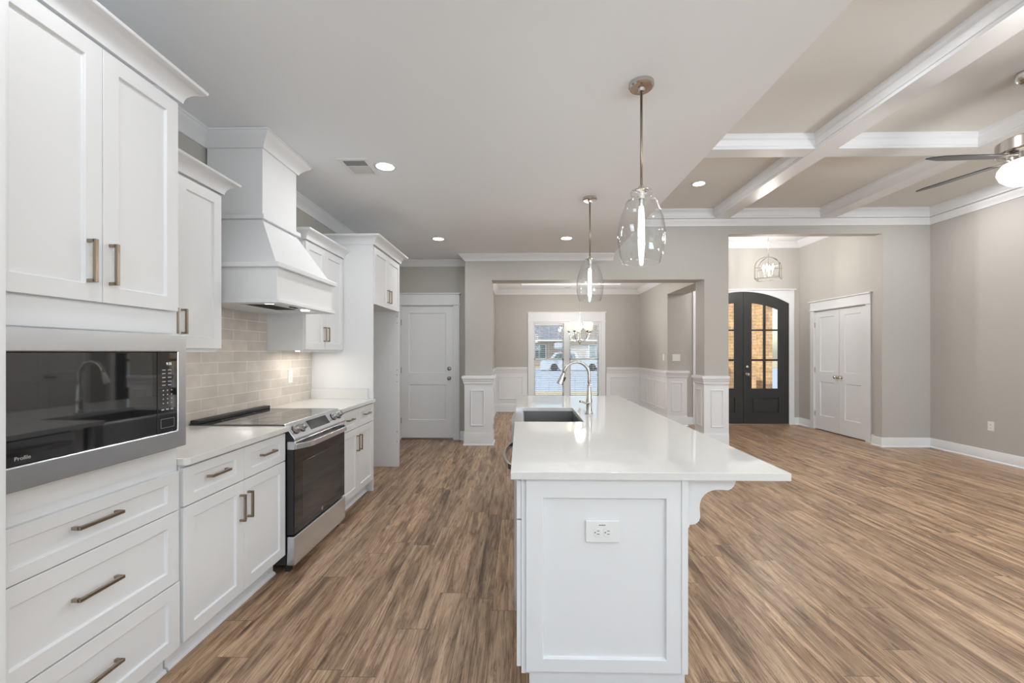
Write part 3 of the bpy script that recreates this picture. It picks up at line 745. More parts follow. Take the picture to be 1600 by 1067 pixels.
M().box((-1.45, RY0, .045), (-1.398, RY1, .225)).build('storage_drawer', STEEL, rg, .006)
M().box((-1.47, RY0+.02, 0), (-1.44, RY0+.05, .05)).build('foot', BLACK, rg); M().box((-1.47, RY1-.05, 0), (-1.44, RY1-.02, .05)).build('foot', BLACK, rg)
# round monogram badge on the oven door glass
bd = M().lathe([(.0105, 0), (.0125, 0), (.0125, .0006), (.0105, .0006)], (-1.4029, 2.965, .268), 'X', 28, close=True).build('badge', PRINT, od)
text('GE', 'badge_letters', bd, .013, (-1.4024, 2.965, .268), (R90, 0, R90), PRINT, .0002)

# ------------------------------------------------------------------ range hood
hd = thing('range_hood', (-1.80, 2.955, 1.68), 'white tapered wooden range hood with chimney reaching the ceiling', 'range hood')
HB0, HB1, HX = 2.575, 3.335, -1.50; CB0, CB1, CX = 2.745, 3.165, -1.695
M().box((KX0+.014, HB0, 1.70), (HX, HB1, 1.895)).build('lower_box', WHITE, hd, .002)
m = M(); bm = m.bm
lo = [bm.verts.new(p) for p in ((KX0+.014, HB0+.01, 1.925), (HX-.01, HB0+.01, 1.925), (HX-.01, HB1-.01, 1.925), (KX0+.014, HB1-.01, 1.925))]
hi = [bm.verts.new(p) for p in ((KX0+.014, CB0, 2.245), (CX, CB0, 2.245), (CX, CB1, 2.245), (KX0+.014, CB1, 2.245))]
bm.faces.new(lo); bm.faces.new(hi)
for k in range(4): bm.faces.new([lo[k], lo[(k+1) % 4], hi[(k+1) % 4], hi[k]])
m.build('tapered_body', WHITE, hd, .002)
M().box((KX0+.014, CB0, 2.245), (CX, CB1, CZ)).build('chimney', WHITE, hd, .002)
HP = lambda z, o: [(KX0+.014, HB0-o), (HX+o, HB0-o), (HX+o, HB1+o), (KX0+.014, HB1+o)]
def ledge(z0, z1, y0, y1, x, o): return M().box((KX0+.014, y0-o, z0), (x+o, y1+o, z1))
ledge(1.895, 1.927, HB0, HB1, HX, .028).build('lower_ledge', TRIM, hd, .004)
ledge(2.245, 2.275, CB0, CB1, CX, .024).build('upper_ledge', TRIM, hd, .004)
m = M().box((KX0+.014, HB0-.012, 1.676), (-1.83, HB1+.012, 1.70)).box((-1.53, HB0-.012, 1.676), (HX+.022, HB1+.012, 1.70)).box((-1.83, HB0-.012, 1.676), (-1.53, 2.635, 1.70)).box((-1.83, 3.20, 1.676), (-1.53, HB1+.012, 1.70))
m.build('bottom_lip', TRIM, hd, .003)
ins = M().box((-1.83, 2.635, 1.684), (-1.53, 3.20, 1.700)).build('filter_insert', STEEL, hd, .001)
for y in (2.67, 3.13):
    M().lathe([(0, 0), (.030, 0), (.030, -.003), (.0, -.003)], (-1.61, y+.0, 1.684), 'Z', 24).build('lamp', LED, ins)
m = M()
for k in range(16): m.box((-1.80, 2.74+k*.022, 1.6825), (-1.65, 2.748+k*.022, 1.6845))
m.build('filter_slots', SLOT, ins)
for y in (2.88, 2.93): M().box((-1.595, y, 1.679), (-1.57, y+.025, 1.684)).build('button', SLOT, ins)
M().sweep(crown(CZ-.002, 1.0), [(CX, CB1+.0), (CX, CB0)][::1] if False else [(KX0+.014, CB1), (CX, CB1), (CX, CB0), (KX0+.014, CB0)]).build('crown', TRIM, hd, smooth='auto')
light('hood_lamp_light', 'SPOT', (-1.61, 2.67, 1.672), 2.2, (1, .93, .84), size=.03, spot=140)
light('hood_lamp_light', 'SPOT', (-1.61, 3.13, 1.672), 2.2, (1, .93, .84), size=.03, spot=140)

# ------------------------------------------------------------------ wall cabinets
UX = -1.75; UB = -1.77
def wall_cab(y0, y1, splits, label, handles, filler=None):
    t = thing('wall_cabinet', (-1.91, (y0+y1)/2, 1.386), label, 'cabinet', 'white wall cabinets by the range hood')
    crp = [(KX0+.01, y1), (UX+.004, y1), (UX+.004, y0)] if y0 < 2 else [(UX+.004, y1), (UX+.004, y0), (KX0+.01, y0)]
    M().box((KX0+.002, y0, 1.386), (UB, y1, 2.30)).build('body', WHITE, t)
    for (a, b), h in zip(splits, handles): doorL(t, 'door', UX, a, b, 1.392, 2.285, h)
    M().sweep(cabcrown(2.295, 1.05), crp).build('crown', TRIM, t, smooth='auto')
    M().box((UB-.03, y0+.01, 1.372), (UB-.005, y1-.01, 1.387)).build('light_rail', TRIM, t)
    lb = M().box((-1.90, y0+.12, 1.374), (-1.86, y1-.12, 1.386)).build('light_bar', FROSTB, t)
    return t
wall_cab(1.80, 2.445, [(1.806, 2.120), (2.123, 2.440)], 'white wall cabinet between the microwave tower and the range hood',
         [(2.09, 1.53, 'v', .13), (2.150, 1.53, 'v', .13)])
wall_cab(3.408, 4.143, [(3.415, 3.755), (3.758, 4.135)], 'white wall cabinet right of the range hood, over the far countertop',
         [(3.728, 1.53, 'v', .13), (3.785, 1.53, 'v', .13)])
light('under_cabinet_light', 'AREA', (-1.90, 3.72, 1.368), 1.3, (1, .93, .83), size=.5, size_y=.05, rot=(0, 0, R90))
light('under_cabinet_light', 'AREA', (-1.90, 2.12, 1.368), .5, (1, .93, .83), size=.4, size_y=.05, rot=(0, 0, R90))

# fridge surround
fr = thing('refrigerator_cabinet', (-1.76, 4.60, 0), 'tall white cabinet surround with an empty refrigerator opening below two doors', 'cabinet')
M().box((KX0+.002, 4.145, 0), (XB+.014, 4.166, 2.44)).build('side_panel', WHITE, fr, .001)
M().box((KX0+.002, 5.035, 0), (XB+.014, 5.065, 2.44)).build('side_panel', WHITE, fr, .001)
M().box((KX0+.002, 4.166, 1.86), (XB, 5.035, 2.44)).build('body', WHITE, fr)
doorL(fr, 'door', XF+.004, 4.170, 4.598, 1.850, 2.415, (4.562, 1.975, 'v', .14))
doorL(fr, 'door', XF+.004, 4.601, 5.031, 1.850, 2.415, (4.640, 1.975, 'v', .14))
M().sweep(cabcrown(2.435, 1.2), [(KX0+.01, 5.065), (XF+.004, 5.065), (XF+.004, 4.145), (KX0+.01, 4.145)]).build('crown', TRIM, fr, smooth='auto')
for z in (.30, .42, 1.02, 1.10, 1.16, 1.72, 1.80): M().lathe([(0, 0), (.005, 0), (.005, -.001), (0, -.001)], (-1.478, 5.0345, z), 'Y', 10).build('screw_cap', SLOT, fr)

# ------------------------------------------------------------------ island
isl = thing('kitchen_island', (.33, 3.04, 0), 'long white island cabinet with panelled end facing the camera', 'cabinet')
IX0, IX1, IY0, IY1 = .022, .637, 1.63, 4.42
M().box((IX0, 1.65, .12), (IX1, 2.0, .882)).box((.60, 2.0, .12), (IX1, 2.73, .882)).box((IX0, 2.60, .12), (.60, 2.70, .882)).box((IX0, 2.70, .12), (.60, 3.58, .62)).box((.46, 2.70, .62), (.60, 3.58, .882)).box((.60, 2.73, .12), (IX1, 3.58, .882)).box((IX0, 3.58, .12), (IX1, IY1, .882)).box((.08, 1.68, 0), (IX1-.03, IY1-.03, .12)).build('body', WHITE, isl)
M().panel((IX0, IY0, .139), fx, nY, .617, .743, [(.065, .05, .538, .670)], t=.02, r=.012, sl=.003).build('end_panel', WHITE, isl, .001, seg=1)
M().box((.035, 1.655, 0), (IX1+.002, 1.69, .139)).build('toe_panel', WHITE, isl, .001)
M().box((IX1-.02, IY0-.004, .139), (IX1+.004, IY0+.01, .882)).build('corner_stile', WHITE, isl, .001)
M().box((.004, 1.64, .125), (IX0, 1.975, .882)).build('side_stile', WHITE, isl, .001)
def doorI(name, y0, y1, z0, z1, handle=None):
    hh = (handle[0]-y0, handle[1]-z0, handle[2], handle[3]) if handle else None
    return shaker(isl, name, (-.014, y0, z0), fy, nX, y1-y0, z1-z0, rail=.05, t=.018, handle=hh)
doorI('drawer', 1.645, 1.970, .722, .872); doorI('door', 1.645, 1.970, .148, .716)
doorI('door', 2.705, 3.135, .13, .60, (3.09, .53, 'v', .13)); doorI('door', 3.140, 3.575, .13, .60, (3.185, .53, 'v', .13))
doorI('drawer', 3.585, 4.415, .70, .87, (4.0, .79, 'h', .13)); doorI('door', 3.585, 3.997, .13, .695, (3.96, .6, 'v', .13)); doorI('door', 4.0, 4.415, .13, .695, (4.04, .6, 'v', .13))
# corbel
cxp = [(953, 35), (1215, 38), (1208, 62), (1200, 80), (1188, 92), (1172, 100), (1145, 98), (1112, 98), (1090, 102), (1070, 110), (1052, 124), (1039, 142), (1031, 165), (1029, 190), (1031, 218), (1032, 238), (1026, 256), (1012, 269), (996, 275), (978, 276), (977, 290), (953, 290)]
SC_ = 1.655/660/3.2625
pts = [(IX1+.004+(x-953)*SC_, 1.66, .8815-(z-36)*SC_) for x, z in cxp]
M().prism(pts, (0, .045, 0)).build('corbel', WHITE, isl, .002)

it = thing('island_countertop', (.49, 3.04, .882), 'long white quartz island countertop with seating overhang and sink cutout', 'countertop')
X0, X1, Y0, Y1 = -.037, 1.022, 1.612, 4.468
M().prism([(X0, Y0, .884), (X1, Y0, .884), (X1+.01, Y1, .884), (X0, Y1, .884), (X0, 3.495, .884), (.428, 3.495, .884), (.418, 2.785, .884), (X0, 2.785, .884)], (0, 0, .030)).build('slab', QUARTZ, it, .002)
# outlet on the island end
ot = thing('island_outlet', (.317, IY0-.001+.012, .679), 'white double receptacle outlet on the island end panel', 'outlet')
C0 = Vector((.317, IY0+.0115, .679))
M().obox(C0+Vector((0, -.004, 0)), (fx, fy, (0, 0, 1)), .065, .004, .0425).build('cover_plate', PLASTIC, ot, .003)
for k in (-1, 1):
    cc = C0+Vector((k*.0195, -.0085, -.002)); pts = []
    for i in range(24):
        a = 2*math.pi*i/24; pts.append(cc+Vector((max(-.0165, min(.0165, .017*math.cos(a))), 0, .0165*math.sin(a))))
    f = M().prism(pts, (0, -.0018, 0)).build('receptacle', PLASTIC, ot, .0005)
    m = M()
    for s_ in (-1, 1): m.box((cc.x-.003, cc.y-.0022, cc.z+s_*.006-.0011), (cc.x+.007, cc.y-.0016, cc.z+s_*.006+.0011))
    m.lathe([(0, -.0022), (.0025, -.0022), (.0025, -.0016), (0, -.0016)], (cc.x-.0095, cc.y, cc.z), 'Y', 10)
    m.build('slots', SLOT, f)
m = M()
for k in range(4): m.box((C0.x-.014+k*.0065, C0.y-.0085, C0.z+.024), (C0.x-.009+k*.0065, C0.y-.0078, C0.z+.027))
m.build('mark', SLOT, ot)

# dishwasher
dw = thing('dishwasher', (.2, 2.30, .1), 'stainless dishwasher with bowed handle in the aisle side of the island', 'dishwasher')
M().box((0.0, 2.005, .12), (.59, 2.595, .875)).build('tub', BLACK, dw)
M().box((-.032, 2.005, .14), (0, 2.595, .875)).build('door', STEEL, dw, .004)
hp = [Vector((-.034-.052*math.sin(math.pi*k/14)**.6, 2.03+.54*k/14, .815)) for k in range(15)]
m = M()
for k in range(14):
    a_, b_ = hp[k], hp[k+1]; d_ = (b_-a_).normalized(); s_ = d_.cross(Vector((0, 0, 1)))
    m.obox((a_+b_)/2, (d_, s_, (0, 0, 1)), (b_-a_).length/2+.002, .006, .014)
m.build('handle', NICKEL, dw, .002)

# apron sink
sk = thing('apron_sink', (.19, 3.14, .64), 'stainless farmhouse sink with bowed apron set into the island', 'sink')
def tray(m, x0, x1, y0, y1, z0, z1, t):
    m.box((x0, y0, z0), (x1, y1, z0+t)); m.box((x0, y0, z0+t), (x0+t, y1, z1)); m.box((x1-t, y0, z0+t), (x1, y1, z1)); m.box((x0+t, y0, z0+t), (x1-t, y0+t, z1)); m.box((x0+t, y1-t, z0+t), (x1-t, y1, z1))
m = M(); tray(m, .022, .440, 2.765, 3.515, .64, .883, .006); m.build('basin', STEELD, sk, .002)
m = M(); n = 16
out = [(-.022-.042*math.sin(math.pi*k/n)**.7, 2.72+.845*k/n) for k in range(n+1)]
pts = [(x, y, .645) for x, y in out]+[(.021, 3.565, .645), (.021, 2.72, .645)]
m.prism(pts, (0, 0, .243)); m.build('apron', STEEL, sk, .006, seg=3)
M().lathe([(0, 0), (.045, 0), (.045, .003), (.03, .001), (0, .001)], (.24, 3.14, .646), 'Z', 24).build('drain', NICKEL, sk)

# faucet
fc = thing('faucet', (.508, 3.13, .914), 'tall brushed nickel pull-down gooseneck faucet on the island', 'faucet')
M().lathe([(0, 0), (.030, 0), (.030, .006), (.024, .010), (.021, .03), (.021, .075), (.0225, .085), (.0225, .10), (.020, .112), (.017, .15), (.014, .19), (.0125, .23), (0, .23)], (.508, 3.13, .914), 'Z', 28).build('body', NICKEL, fc, smooth=True)
R_ = .093; cxx = .508-R_; zc = 1.311-.012-R_; path = [(.508, 3.13, 1.12), (.508, 3.13, 1.17)]
for k in range(0, 21):
    a = math.radians(k*8.0); path.append((cxx+R_*math.cos(a), 3.13, zc+R_*math.sin(a)))
path.append((path[-1][0]-.006, 3.13, path[-1][2]-.02))
M().tube(path, .0118, 16).build('gooseneck', NICKEL, fc, smooth=True)
e0 = Vector(path[-1]); dd = Vector((-.36, 0, -1)).normalized()
M().tube([e0, e0+dd*.012, e0+dd*.05, e0+dd*.085, e0+dd*.088], [.0125, .0145, .020, .0255, .023], 20).build('spray_head', NICKEL, fc, smooth='auto')
M().obox(e0+dd*.055+Vector((.024, 0, .006)), ((1, 0, -.36), fy, (.36, 0, 1)), .006, .007, .016).build('spray_button', SLOT, fc, .002)
M().tube([(.500, 3.118, .995), (.478, 3.10, 1.0), (.445, 3.075, 1.012), (.432, 3.065, 1.016)], [.012, .008, .0065, .0085], 14).build('handle', NICKEL, fc, smooth=True)

# ------------------------------------------------------------------ pendants
def pendant(y, label):
    c = (.648, y, CZ)
    t = thing('pendant_light', c, label, 'pendant light', 'glass pendants over the island')
    M().lathe([(0, 0), (.066, 0), (.066, -.020), (.058, -.028), (.02, -.030), (.016, -.045), (0, -.047)], c, 'Z', 40).build('canopy', NICKEL, t, smooth='auto')
    M().tube([(c[0], y, CZ-.04), (c[0], y, 2.25)], .0065, 12).build('rod', BRONZE, t, smooth=True)
    M().lathe([(0, 2.262), (.012, 2.262), (.020, 2.25), (.034, 2.243), (.036, 2.234), (.018, 2.228), (.016, 2.19), (.0, 2.19)], (c[0], y, 0), 'Z', 28).build('socket_cap', NICKEL, t, smooth='auto')
    outer = [(.034, 2.240), (.052, 2.236), (.059, 2.226), (.057, 2.214), (.050, 2.204), (.050, 2.196), (.058, 2.188), (.076, 2.180), (.083, 2.170), (.084, 2.158), (.088, 2.146), (.100, 2.120), (.112, 2.085), (.120, 2.045), (.1245, 2.00), (.1225, 1.95), (.115, 1.90), (.105, 1.865), (.098, 1.849)]
    inner = [(r-.003, z) for r, z in outer[::-1]]
    M().lathe(outer+[(.0955, 1.8475), (.0935, 1.8475)]+inner, (c[0], y, 0), 'Z', 48, close=True).build('glass_shade', SHADE, t, smooth=True)
    M().lathe([(.0, 2.19), (.012, 2.19), (.013, 2.15), (.0, 2.15)], (c[0], y, 0), 'Z', 16).build('socket', STEELD, t)
    M().lathe([(0, 2.15), (.010, 2.148), (.0145, 2.12), (.016, 2.02), (.0145, 1.90), (.008, 1.878), (0, 1.873)], (c[0], y, 0), 'Z', 20).build('bulb', BULB, t, smooth=True)
    return t
pendant(2.275, 'clear glass pendant nearer the camera, hanging over the near end of the island')
pendant(3.95, 'clear glass pendant hanging over the far end of the island')
for y in (2.275, 3.95): light('pendant_glow', 'POINT', (.648, y, 1.80), 2, (1, .94, .85), size=.05)

# ------------------------------------------------------------------ recessed lights, vents
def can(x, y, z, label, e=6, r=.078, vis=True):
    t = thing('recessed_light', (x, y, z), label, 'recessed light', 'recessed ceiling lights')
    M().lathe([(r-.012, -.001), (r+.006, -.001), (r+.008, -.004), (r-.010, -.006), (r-.012, -.001)], (x, y, z), 'Z', 36).build('trim_ring', PLASTIC, t, smooth=True)
    M().lathe([(0, -.0015), (r-.010, -.0015), (r-.010, -.003), (0, -.003)], (x, y, z), 'Z', 36).build('lens', LED, t)
    light('ceiling_area_light', 'AREA', (x, y, z-.012), e, (.98, .99, 1), size=.14)
    return t
can(-1.046, 3.25, CZ, 'recessed ceiling light beside the square air vent, in front of the hood')
can(-1.04, 5.335, CZ, 'recessed ceiling light in front of the white panel door')
can(.581, 5.337, CZ, 'recessed ceiling light just left of the farther pendant')
can(2.18, 5.20, LZ, 'recessed light in the beige coffered ceiling')
# added fill lights without fixtures, behind the camera and over the living room
for x, y, z in ((-1.046, 1.1, CZ), (.58, .9, CZ), (-1.046, -1.2, CZ), (.58, -1.2, CZ)):
    light('ceiling_area_light', 'AREA', (x, y, z-.012), 3.5, (.97, .985, 1), size=.14)
for x, y in ((2.18, 1.0), (5.2, 1.0), (2.18, 3.1), (5.2, 5.2), (5.2, 3.1), (3.7, -1.5)):
    light('ceiling_area_light', 'AREA', (x, y, LZ-.012), 12, (.97, .985, 1), size=.14)
def register(c, sx, sy, label, z=CZ, name='ceiling_vent'):
    t = thing(name, (c[0], c[1], z), label, 'vent')
    x, y = c
    M().box((x-sx, y-sy, z-.006), (x+sx, y+sy, z)).build('frame', PLASTIC, t, .002)
    m = M()
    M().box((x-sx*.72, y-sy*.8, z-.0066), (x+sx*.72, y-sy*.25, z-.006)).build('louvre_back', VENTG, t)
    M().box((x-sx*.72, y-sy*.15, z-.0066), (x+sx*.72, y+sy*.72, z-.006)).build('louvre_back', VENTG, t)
    n = 14
    for k in range(n): m.box((x-sx*.72+2*sx*.72*k/n, y-sy*.15, z-.008), (x-sx*.72+2*sx*.72*(k+.62)/n, y+sy*.72, z-.006))
    m.build('louvres', PLASTIC, t)
    return t
register((-1.25, 3.26), .115, .15, 'square white air vent in the kitchen ceiling beside a recessed light')
register((4.14, 7.62), .10, .14, 'white air vent in the entry ceiling', z=3.46)
t = thing('dining_vent', (1.05, 9.35, CZ), 'small white air vent in the dining room ceiling border', 'vent')
M().box((.97, 9.28, CZ-.006), (1.13, 9.38, CZ)).build('frame', PLASTIC, t); M().box((.985, 9.30, CZ-.007), (1.115, 9.36, CZ-.0055)).build('louvres', VENTG, t)

# ------------------------------------------------------------------ ceiling fan
fc0 = (3.74, 3.17, LZ)
fn = thing('ceiling_fan', fc0, 'brushed nickel ceiling fan with dark blades and a lit frosted bowl', 'ceiling fan')
FXc, FYc = 3.74, 3.17
M().lathe([(0, LZ), (.075, LZ), (.082, LZ-.015), (.074, LZ-.055), (.045, LZ-.085), (.02, LZ-.09), (0, LZ-.09)], (FXc, FYc, 0), 'Z', 40).build('canopy', NICKEL, fn, smooth='auto')
M().tube([(FXc, FYc, LZ-.08), (FXc, FYc, 2.98)], .0125, 16).build('downrod', NICKEL, fn, smooth=True)
M().lathe([(0, 2.995), (.03, 2.995), (.035, 2.96), (.10, 2.950), (.160, 2.940), (.176, 2.928), (.178, 2.850), (.170, 2.838), (.12, 2.830), (.10, 2.775), (0, 2.775)], (FXc, FYc, 0), 'Z', 48).build('motor_housing', NICKEL, fn, smooth='auto')
M().lathe([(0, 2.785), (.11, 2.785), (.145, 2.768), (.166, 2.735), (.170, 2.705), (.155, 2.665), (.115, 2.628), (.06, 2.611), (0, 2.608)], (FXc, FYc, 0), 'Z', 48).build('light_bowl', FROSTB, fn, smooth=True)
M().lathe([(0, 2.61), (.018, 2.610), (.016, 2.60), (.010, 2.592), (.012, 2.585), (0, 2.578)], (FXc, FYc, 0), 'Z', 20).build('finial', NICKEL, fn, smooth=True)
for k in range(5):
    a = math.radians(177-72*k); d_ = Vector((math.cos(a), math.sin(a), 0)); s_ = Vector((-math.sin(a), math.cos(a), 0))
    pit = math.radians(-9); sp_ = s_*math.cos(pit)+Vector((0, 0, math.sin(pit))); up = d_.cross(sp_)
    c0 = Vector((FXc, FYc, 2.812))
    prof = [(.20, -.05), (.26, -.056), (.50, -.062), (.60, -.058), (.715, -.012), (.72, .004), (.70, .030), (.64, .060), (.50, .066), (.26, .058), (.20, .05)]
    bl = M().prism([c0+d_*r+sp_*w_-up*.004 for r, w_ in prof], up*.008).build('blade', BLADE, fn, .002)
    M().obox(c0+d_*.165-up*.002+Vector((0, 0, .004)), (d_, sp_, up), .075, .028, .004).build('blade_arm', NICKEL, bl, .002)
light('fan_lamp', 'POINT', (FXc, FYc, 2.55), 44, (1, .97, .93), size=.15)

# ------------------------------------------------------------------ entry lantern
LX, LY = 4.175, 7.2
ln = thing('entry_lantern', (LX, LY, 3.46), 'open nickel lantern pendant with arched frame and candle bulbs in the entry', 'pendant light')
M().lathe([(0, 3.46), (.06, 3.46), (.055, 3.435), (0, 3.43)], (LX, LY, 0), 'Z', 24).build('canopy', NICKEL, ln, smooth=True)
m = M(); z = 3.43; k = 0
while z > 3.04:
    a = (k % 2)*R90
    m.tube([(LX+.008*math.cos(q)*math.cos(a), LY+.008*math.cos(q)*math.sin(a), z-.016+.016*math.sin(q)) for q in [2*math.pi*j/8 for j in range(8)]], .0018, 5, closed=True); z -= .026; k += 1
m.build('chain', NICKEL, ln)
m = M(); hw = .245; ZB = 2.605
corners = [(LX+hw*math.cos(a), LY+hw*math.sin(a)) for a in [math.radians(8+90*k) for k in range(4)]]
for i, (x, y) in enumerate(corners):
    u_ = Vector((x-LX, y-LY, 0)).normalized(); v_ = Vector((-u_.y, u_.x, 0))
    pth = [Vector((x, y, ZB)), Vector((x, y, 2.80))]
    for q in range(1, 9):
        aa = math.radians(q*90/8); pth.append(Vector((LX, LY, 2.80))+u_*hw*math.cos(aa)+Vector((0, 0, .175*math.sin(aa))))
    for a_, b_ in zip(pth, pth[1:]):
        dd_ = (b_-a_).normalized(); m.obox((a_+b_)/2, (dd_, v_, dd_.cross(v_)), (b_-a_).length/2+.002, .010, .0035)
    for zz in (ZB, 2.79):
        a_, b_ = Vector((x, y, zz)), Vector((*corners[(i+1) % 4], zz)); dd_ = (b_-a_).normalized()
        if zz == ZB: m.obox((a_+b_)/2, (dd_, dd_.cross(Vector((0, 0, 1))), (0, 0, 1)), (b_-a_).length/2, .0035, .008)
    m.obox(Vector((LX, LY, 2.79))+u_*hw*.5, (u_, v_, (0, 0, 1)), hw*.5, .003, .007)
m.build('frame', NICKEL, ln)
M().lathe([(0, 3.03), (.012, 3.02), (.014, 2.99), (.008, 2.97), (.008, 2.66), (.03, 2.65), (.012, 2.63), (0, 2.62)], (LX, LY, 0), 'Z', 20).build('centre_stem', NICKEL, ln, smooth=True)
for k in range(4):
    a = math.radians(45+90*k); x, y = LX+.07*math.cos(a), LY+.07*math.sin(a)
    cd = M().tube([(LX, LY, 2.66), ((x+LX)/2, (y+LY)/2, 2.645), (x, y, 2.66)], .004, 8).lathe([(0, 2.66), (.018, 2.66), (.018, 2.665), (.009, 2.668), (.009, 2.755), (0, 2.755)], (x, y, 0), 'Z', 14).build('candle', NICKEL, ln, smooth='auto')
    M().lathe([(0, 2.755), (.008, 2.758), (.014, 2.785), (.010, 2.815), (.002, 2.85), (0, 2.851)], (x, y, 0), 'Z', 14).build('bulb', CANDLE, cd, smooth=True)
light('lantern_glow', 'POINT', (LX, LY, 2.80), 55, (1, .965, .92), size=.06)

# ------------------------------------------------------------------ dining chandelier
DX, DY = 1.135, 8.10
ch = thing('dining_chandelier', (DX, DY, 3.0), 'chandelier of five upturned frosted glass shades in the dining room', 'chandelier')
M().lathe([(0, 3.0), (.06, 3.0), (.05, 2.975), (0, 2.97)], (DX, DY, 0), 'Z', 20).build('canopy', NICKEL, ch, smooth=True)
m = M(); z = 2.97; k = 0
while z > 2.02:
    a = (k % 2)*R90
    m.tube([(DX+.009*math.cos(q)*math.cos(a), DY+.009*math.cos(q)*math.sin(a), z-.018+.018*math.sin(q)) for q in [2*math.pi*j/8 for j in range(8)]], .002, 5, closed=True); z -= .030; k += 1
m.build('chain', NICKEL, ch)
M().lathe([(0, 2.02), (.012, 2.01), (.010, 1.97), (.009, 1.80), (.018, 1.76), (.024, 1.70), (.016, 1.64), (.022, 1.60), (.030, 1.57), (.012, 1.53), (0, 1.51)], (DX, DY, 0), 'Z', 20).build('column', NICKEL, ch, smooth=True)
for k in range(5):
    a = math.radians(90+72*k); u_ = Vector((math.cos(a), math.sin(a), 0)); c0 = Vector((DX, DY, 0))
    P_ = lambda r, z: c0+u_*r+Vector((0, 0, z))
    arm = M().tube([P_(.015, 1.62), P_(.06, 1.585), P_(.12, 1.59), P_(.175, 1.64), P_(.20, 1.70), P_(.205, 1.76)], .006, 10).build('arm', NICKEL, ch, smooth=True)
    q = P_(.205, 0)
    M().lathe([(0, 1.755), (.022, 1.758), (.030, 1.775), (.018, 1.785), (0, 1.785)], q, 'Z', 18).build('cup', BRONZE, arm, smooth=True)
    M().lathe([(.025, 1.783), (.05, 1.80), (.062, 1.83), (.066, 1.87), (.074, 1.935), (.076, 1.942), (.072, 1.942), (.063, 1.87), (.058, 1.83), (.045, 1.805), (.022, 1.79)], q, 'Z', 24, close=True).build('glass_shade', FROST, arm, smooth=True)
light('chandelier_glow', 'POINT', (DX, DY-.05, 1.99), 56, (1, .96, .91), size=.09)

# ------------------------------------------------------------------ switches and outlets on walls
outlet('light_switch', (2.90, 7.92, 1.272), fx, nY, 'white double rocker switch on the pier beyond the island', 'light switch', w=.145, h=.125, kind='switch')
outlet('light_switch', (2.74, 8.13, 1.275), fy, nX, 'white single switch on the dining room side wall', 'light switch', kind='switch')
outlet('wall_outlet', (RX1, 5.43, .441), fy, nX, 'white outlet low on the right living room wall')
outlet('wall_outlet', (-.10, DBX-.018, .115), fx, nY, 'outlet set sideways in the dining room baseboard', w=.115, h=.07, horiz=True)

# ------------------------------------------------------------------ outdoors
struct(M().box((-60, 8.30, -.45), (60, 18.0, -.30)), 'ground', GRASS)
struct(M().box((-60, 18.0, -.45), (60, 46.0, -.32)), 'street', CONC)
struct(M().box((-60, 46.0, -.45), (60, 120, -.28)), 'lawn', GRASS)
struct(M().box((3.1, 8.27, -.3), (7.2, 11.0, -.02)), 'porch_floor', CONC)
# brick porch side wall and column
pw = M().box((3.3, 10.6, -.02), (6.0, 10.85, 3.3)).build('porch_wall', BRICK, None, org=(4.5, 10.6, 0))
setp(pw, 'sunlit orange brick porch wall seen through the front door glass', 'brick wall')
pc = M().box((5.41, 9.55, -.02), (5.63, 9.80, 3.3)).build('porch_column', BRICK, None, org=(5.55, 9.75, 0))
setp(pc, 'orange brick porch column behind the right door panes', 'column')

# pickup truck, parked side-on
TY = 38.0; tz = -.32; TX = 1.5; TZ = -.30
tk = thing('pickup_truck', (4.5, TY, tz), 'white work pickup truck parked outside the dining window', 'truck')
def side(pts, y0, y1): return M().prism([(x+TX, y0, z+TZ+.02) for x, z in pts], (0, y1-y0, 0))
body = [(.35, .05), (.35, .75), (.50, .92), (1.05, 1.02), (1.30, 1.05), (5.9, 1.05), (5.95, .2), (5.5, .02), (5.3, .32), (4.95, .42), (4.6, .32), (4.4, .02), (2.1, .02), (1.9, .32), (1.55, .42), (1.2, .32), (1.0, .02)]
side(body, TY, TY+1.85).build('body', TRUCKW, tk, .03)
side([(1.25, 1.05), (1.75, 1.62), (1.95, 1.68), (3.5, 1.68), (3.75, 1.05)], TY+.08, TY+1.77).build('cab', TRUCKW, tk, .03)
side([(1.50, 1.12), (1.85, 1.55), (2.45, 1.57), (2.45, 1.12)], TY+.06, TY+.10).build('window', TRUCKG, tk)
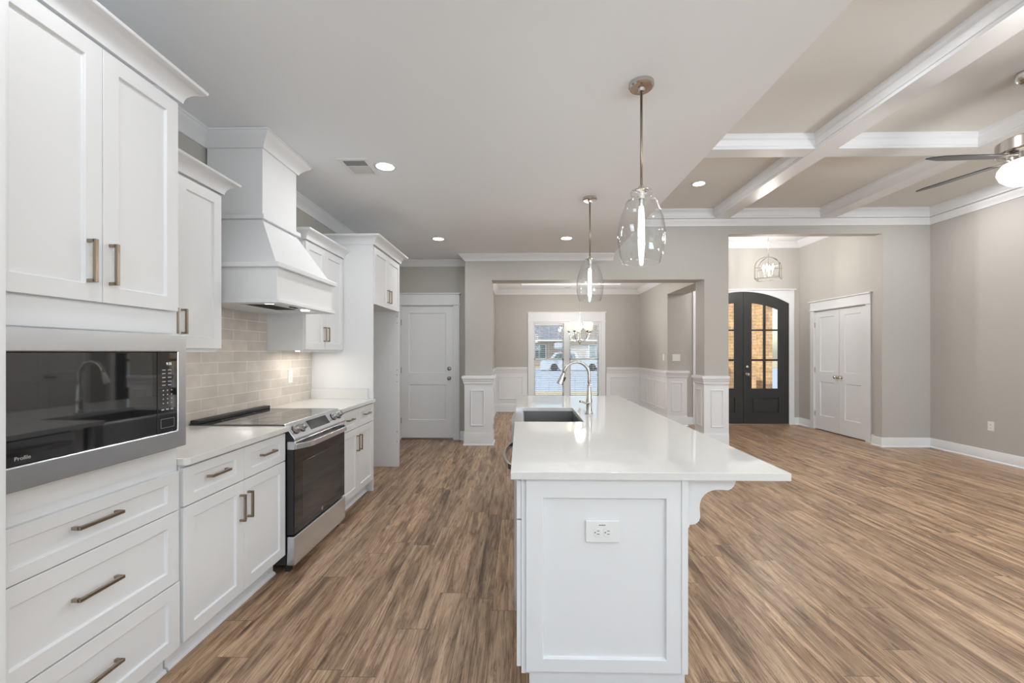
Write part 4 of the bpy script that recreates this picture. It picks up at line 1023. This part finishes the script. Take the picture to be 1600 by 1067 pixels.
side([(2.58, 1.12), (2.58, 1.57), (3.35, 1.57), (3.55, 1.12)], TY+.06, TY+.10).build('window', TRUCKG, tk)
for x in (1.55, 4.95): M().lathe([(0, 0), (.22, 0), (.36, .03), (.36, .24), (0, .24)], (x+TX, TY-.02, .36+TZ-.01), 'Y', 28).build('wheel', TYRE, tk, smooth='auto')
M().box((4.12, TY-.01, .58), (4.32, TY+.01, .62)).build('door_handle', TYRE, tk)
M().box((2.85, TY-.22, .80), (3.0, TY-.02, 1.06)).build('side_mirror', TRUCKW, tk, .03)
m = M()
for x in (2.1, 3.3, 4.5, 5.7): m.tube([(x+TX, TY+.1, .75), (x+TX, TY+.1, 1.7)], .03, 8)
m.tube([(3.1, TY+.1, 1.68), (7.3, TY+.1, 1.68)], .03, 8); m.build('ladder_rack', TRUCKW, tk)
bx = M().box((3.1, TY+.15, 1.71), (4.3, TY+1.0, 2.25)).build('tarp_bundle', TRUCKW, None, .1, org=(3.7, TY+.5, 1.71)); setp(bx, 'white wrapped bundle lying on the truck rack', 'bundle')
# house across the street
hs = thing('brick_house', (5.0, 50, -.3), 'brick house with grey shingle roof across the street', 'house')
M().box((-12, 50, -.3), (20, 60, 2.85)).build('wall', BRICKG, hs)
M().prism([(5.6, 49.5, -.3), (18.0, 49.5, -.3), (18.0, 49.5, 2.85), (11.8, 49.5, 7.6), (5.6, 49.5, 2.85)], (0, .49, 0)).build('gable', BRICKG, hs)
M().prism([(-13, 49.2, 2.85), (-13, 55, 7.2), (-13, 61, 2.85)], (18.5, 0, 0)).build('roof', SHINGLE, hs)
M().box((-13, 49.1, 2.68), (20, 49.25, 2.90)).build('gutter', TRIM, hs)
for x, y in ((2.2, 49.95), (8.8, 49.45)):
    wf = M().box((x-.85, y-.04, .6), (x+.85, y+.03, 2.3)).build('window', TRIM, hs)
    M().box((x-.76, y-.07, .68), (x-.03, y-.03, 2.22)).box((x+.03, y-.07, .68), (x+.76, y-.03, 2.22)).build('pane', TRUCKG, wf)
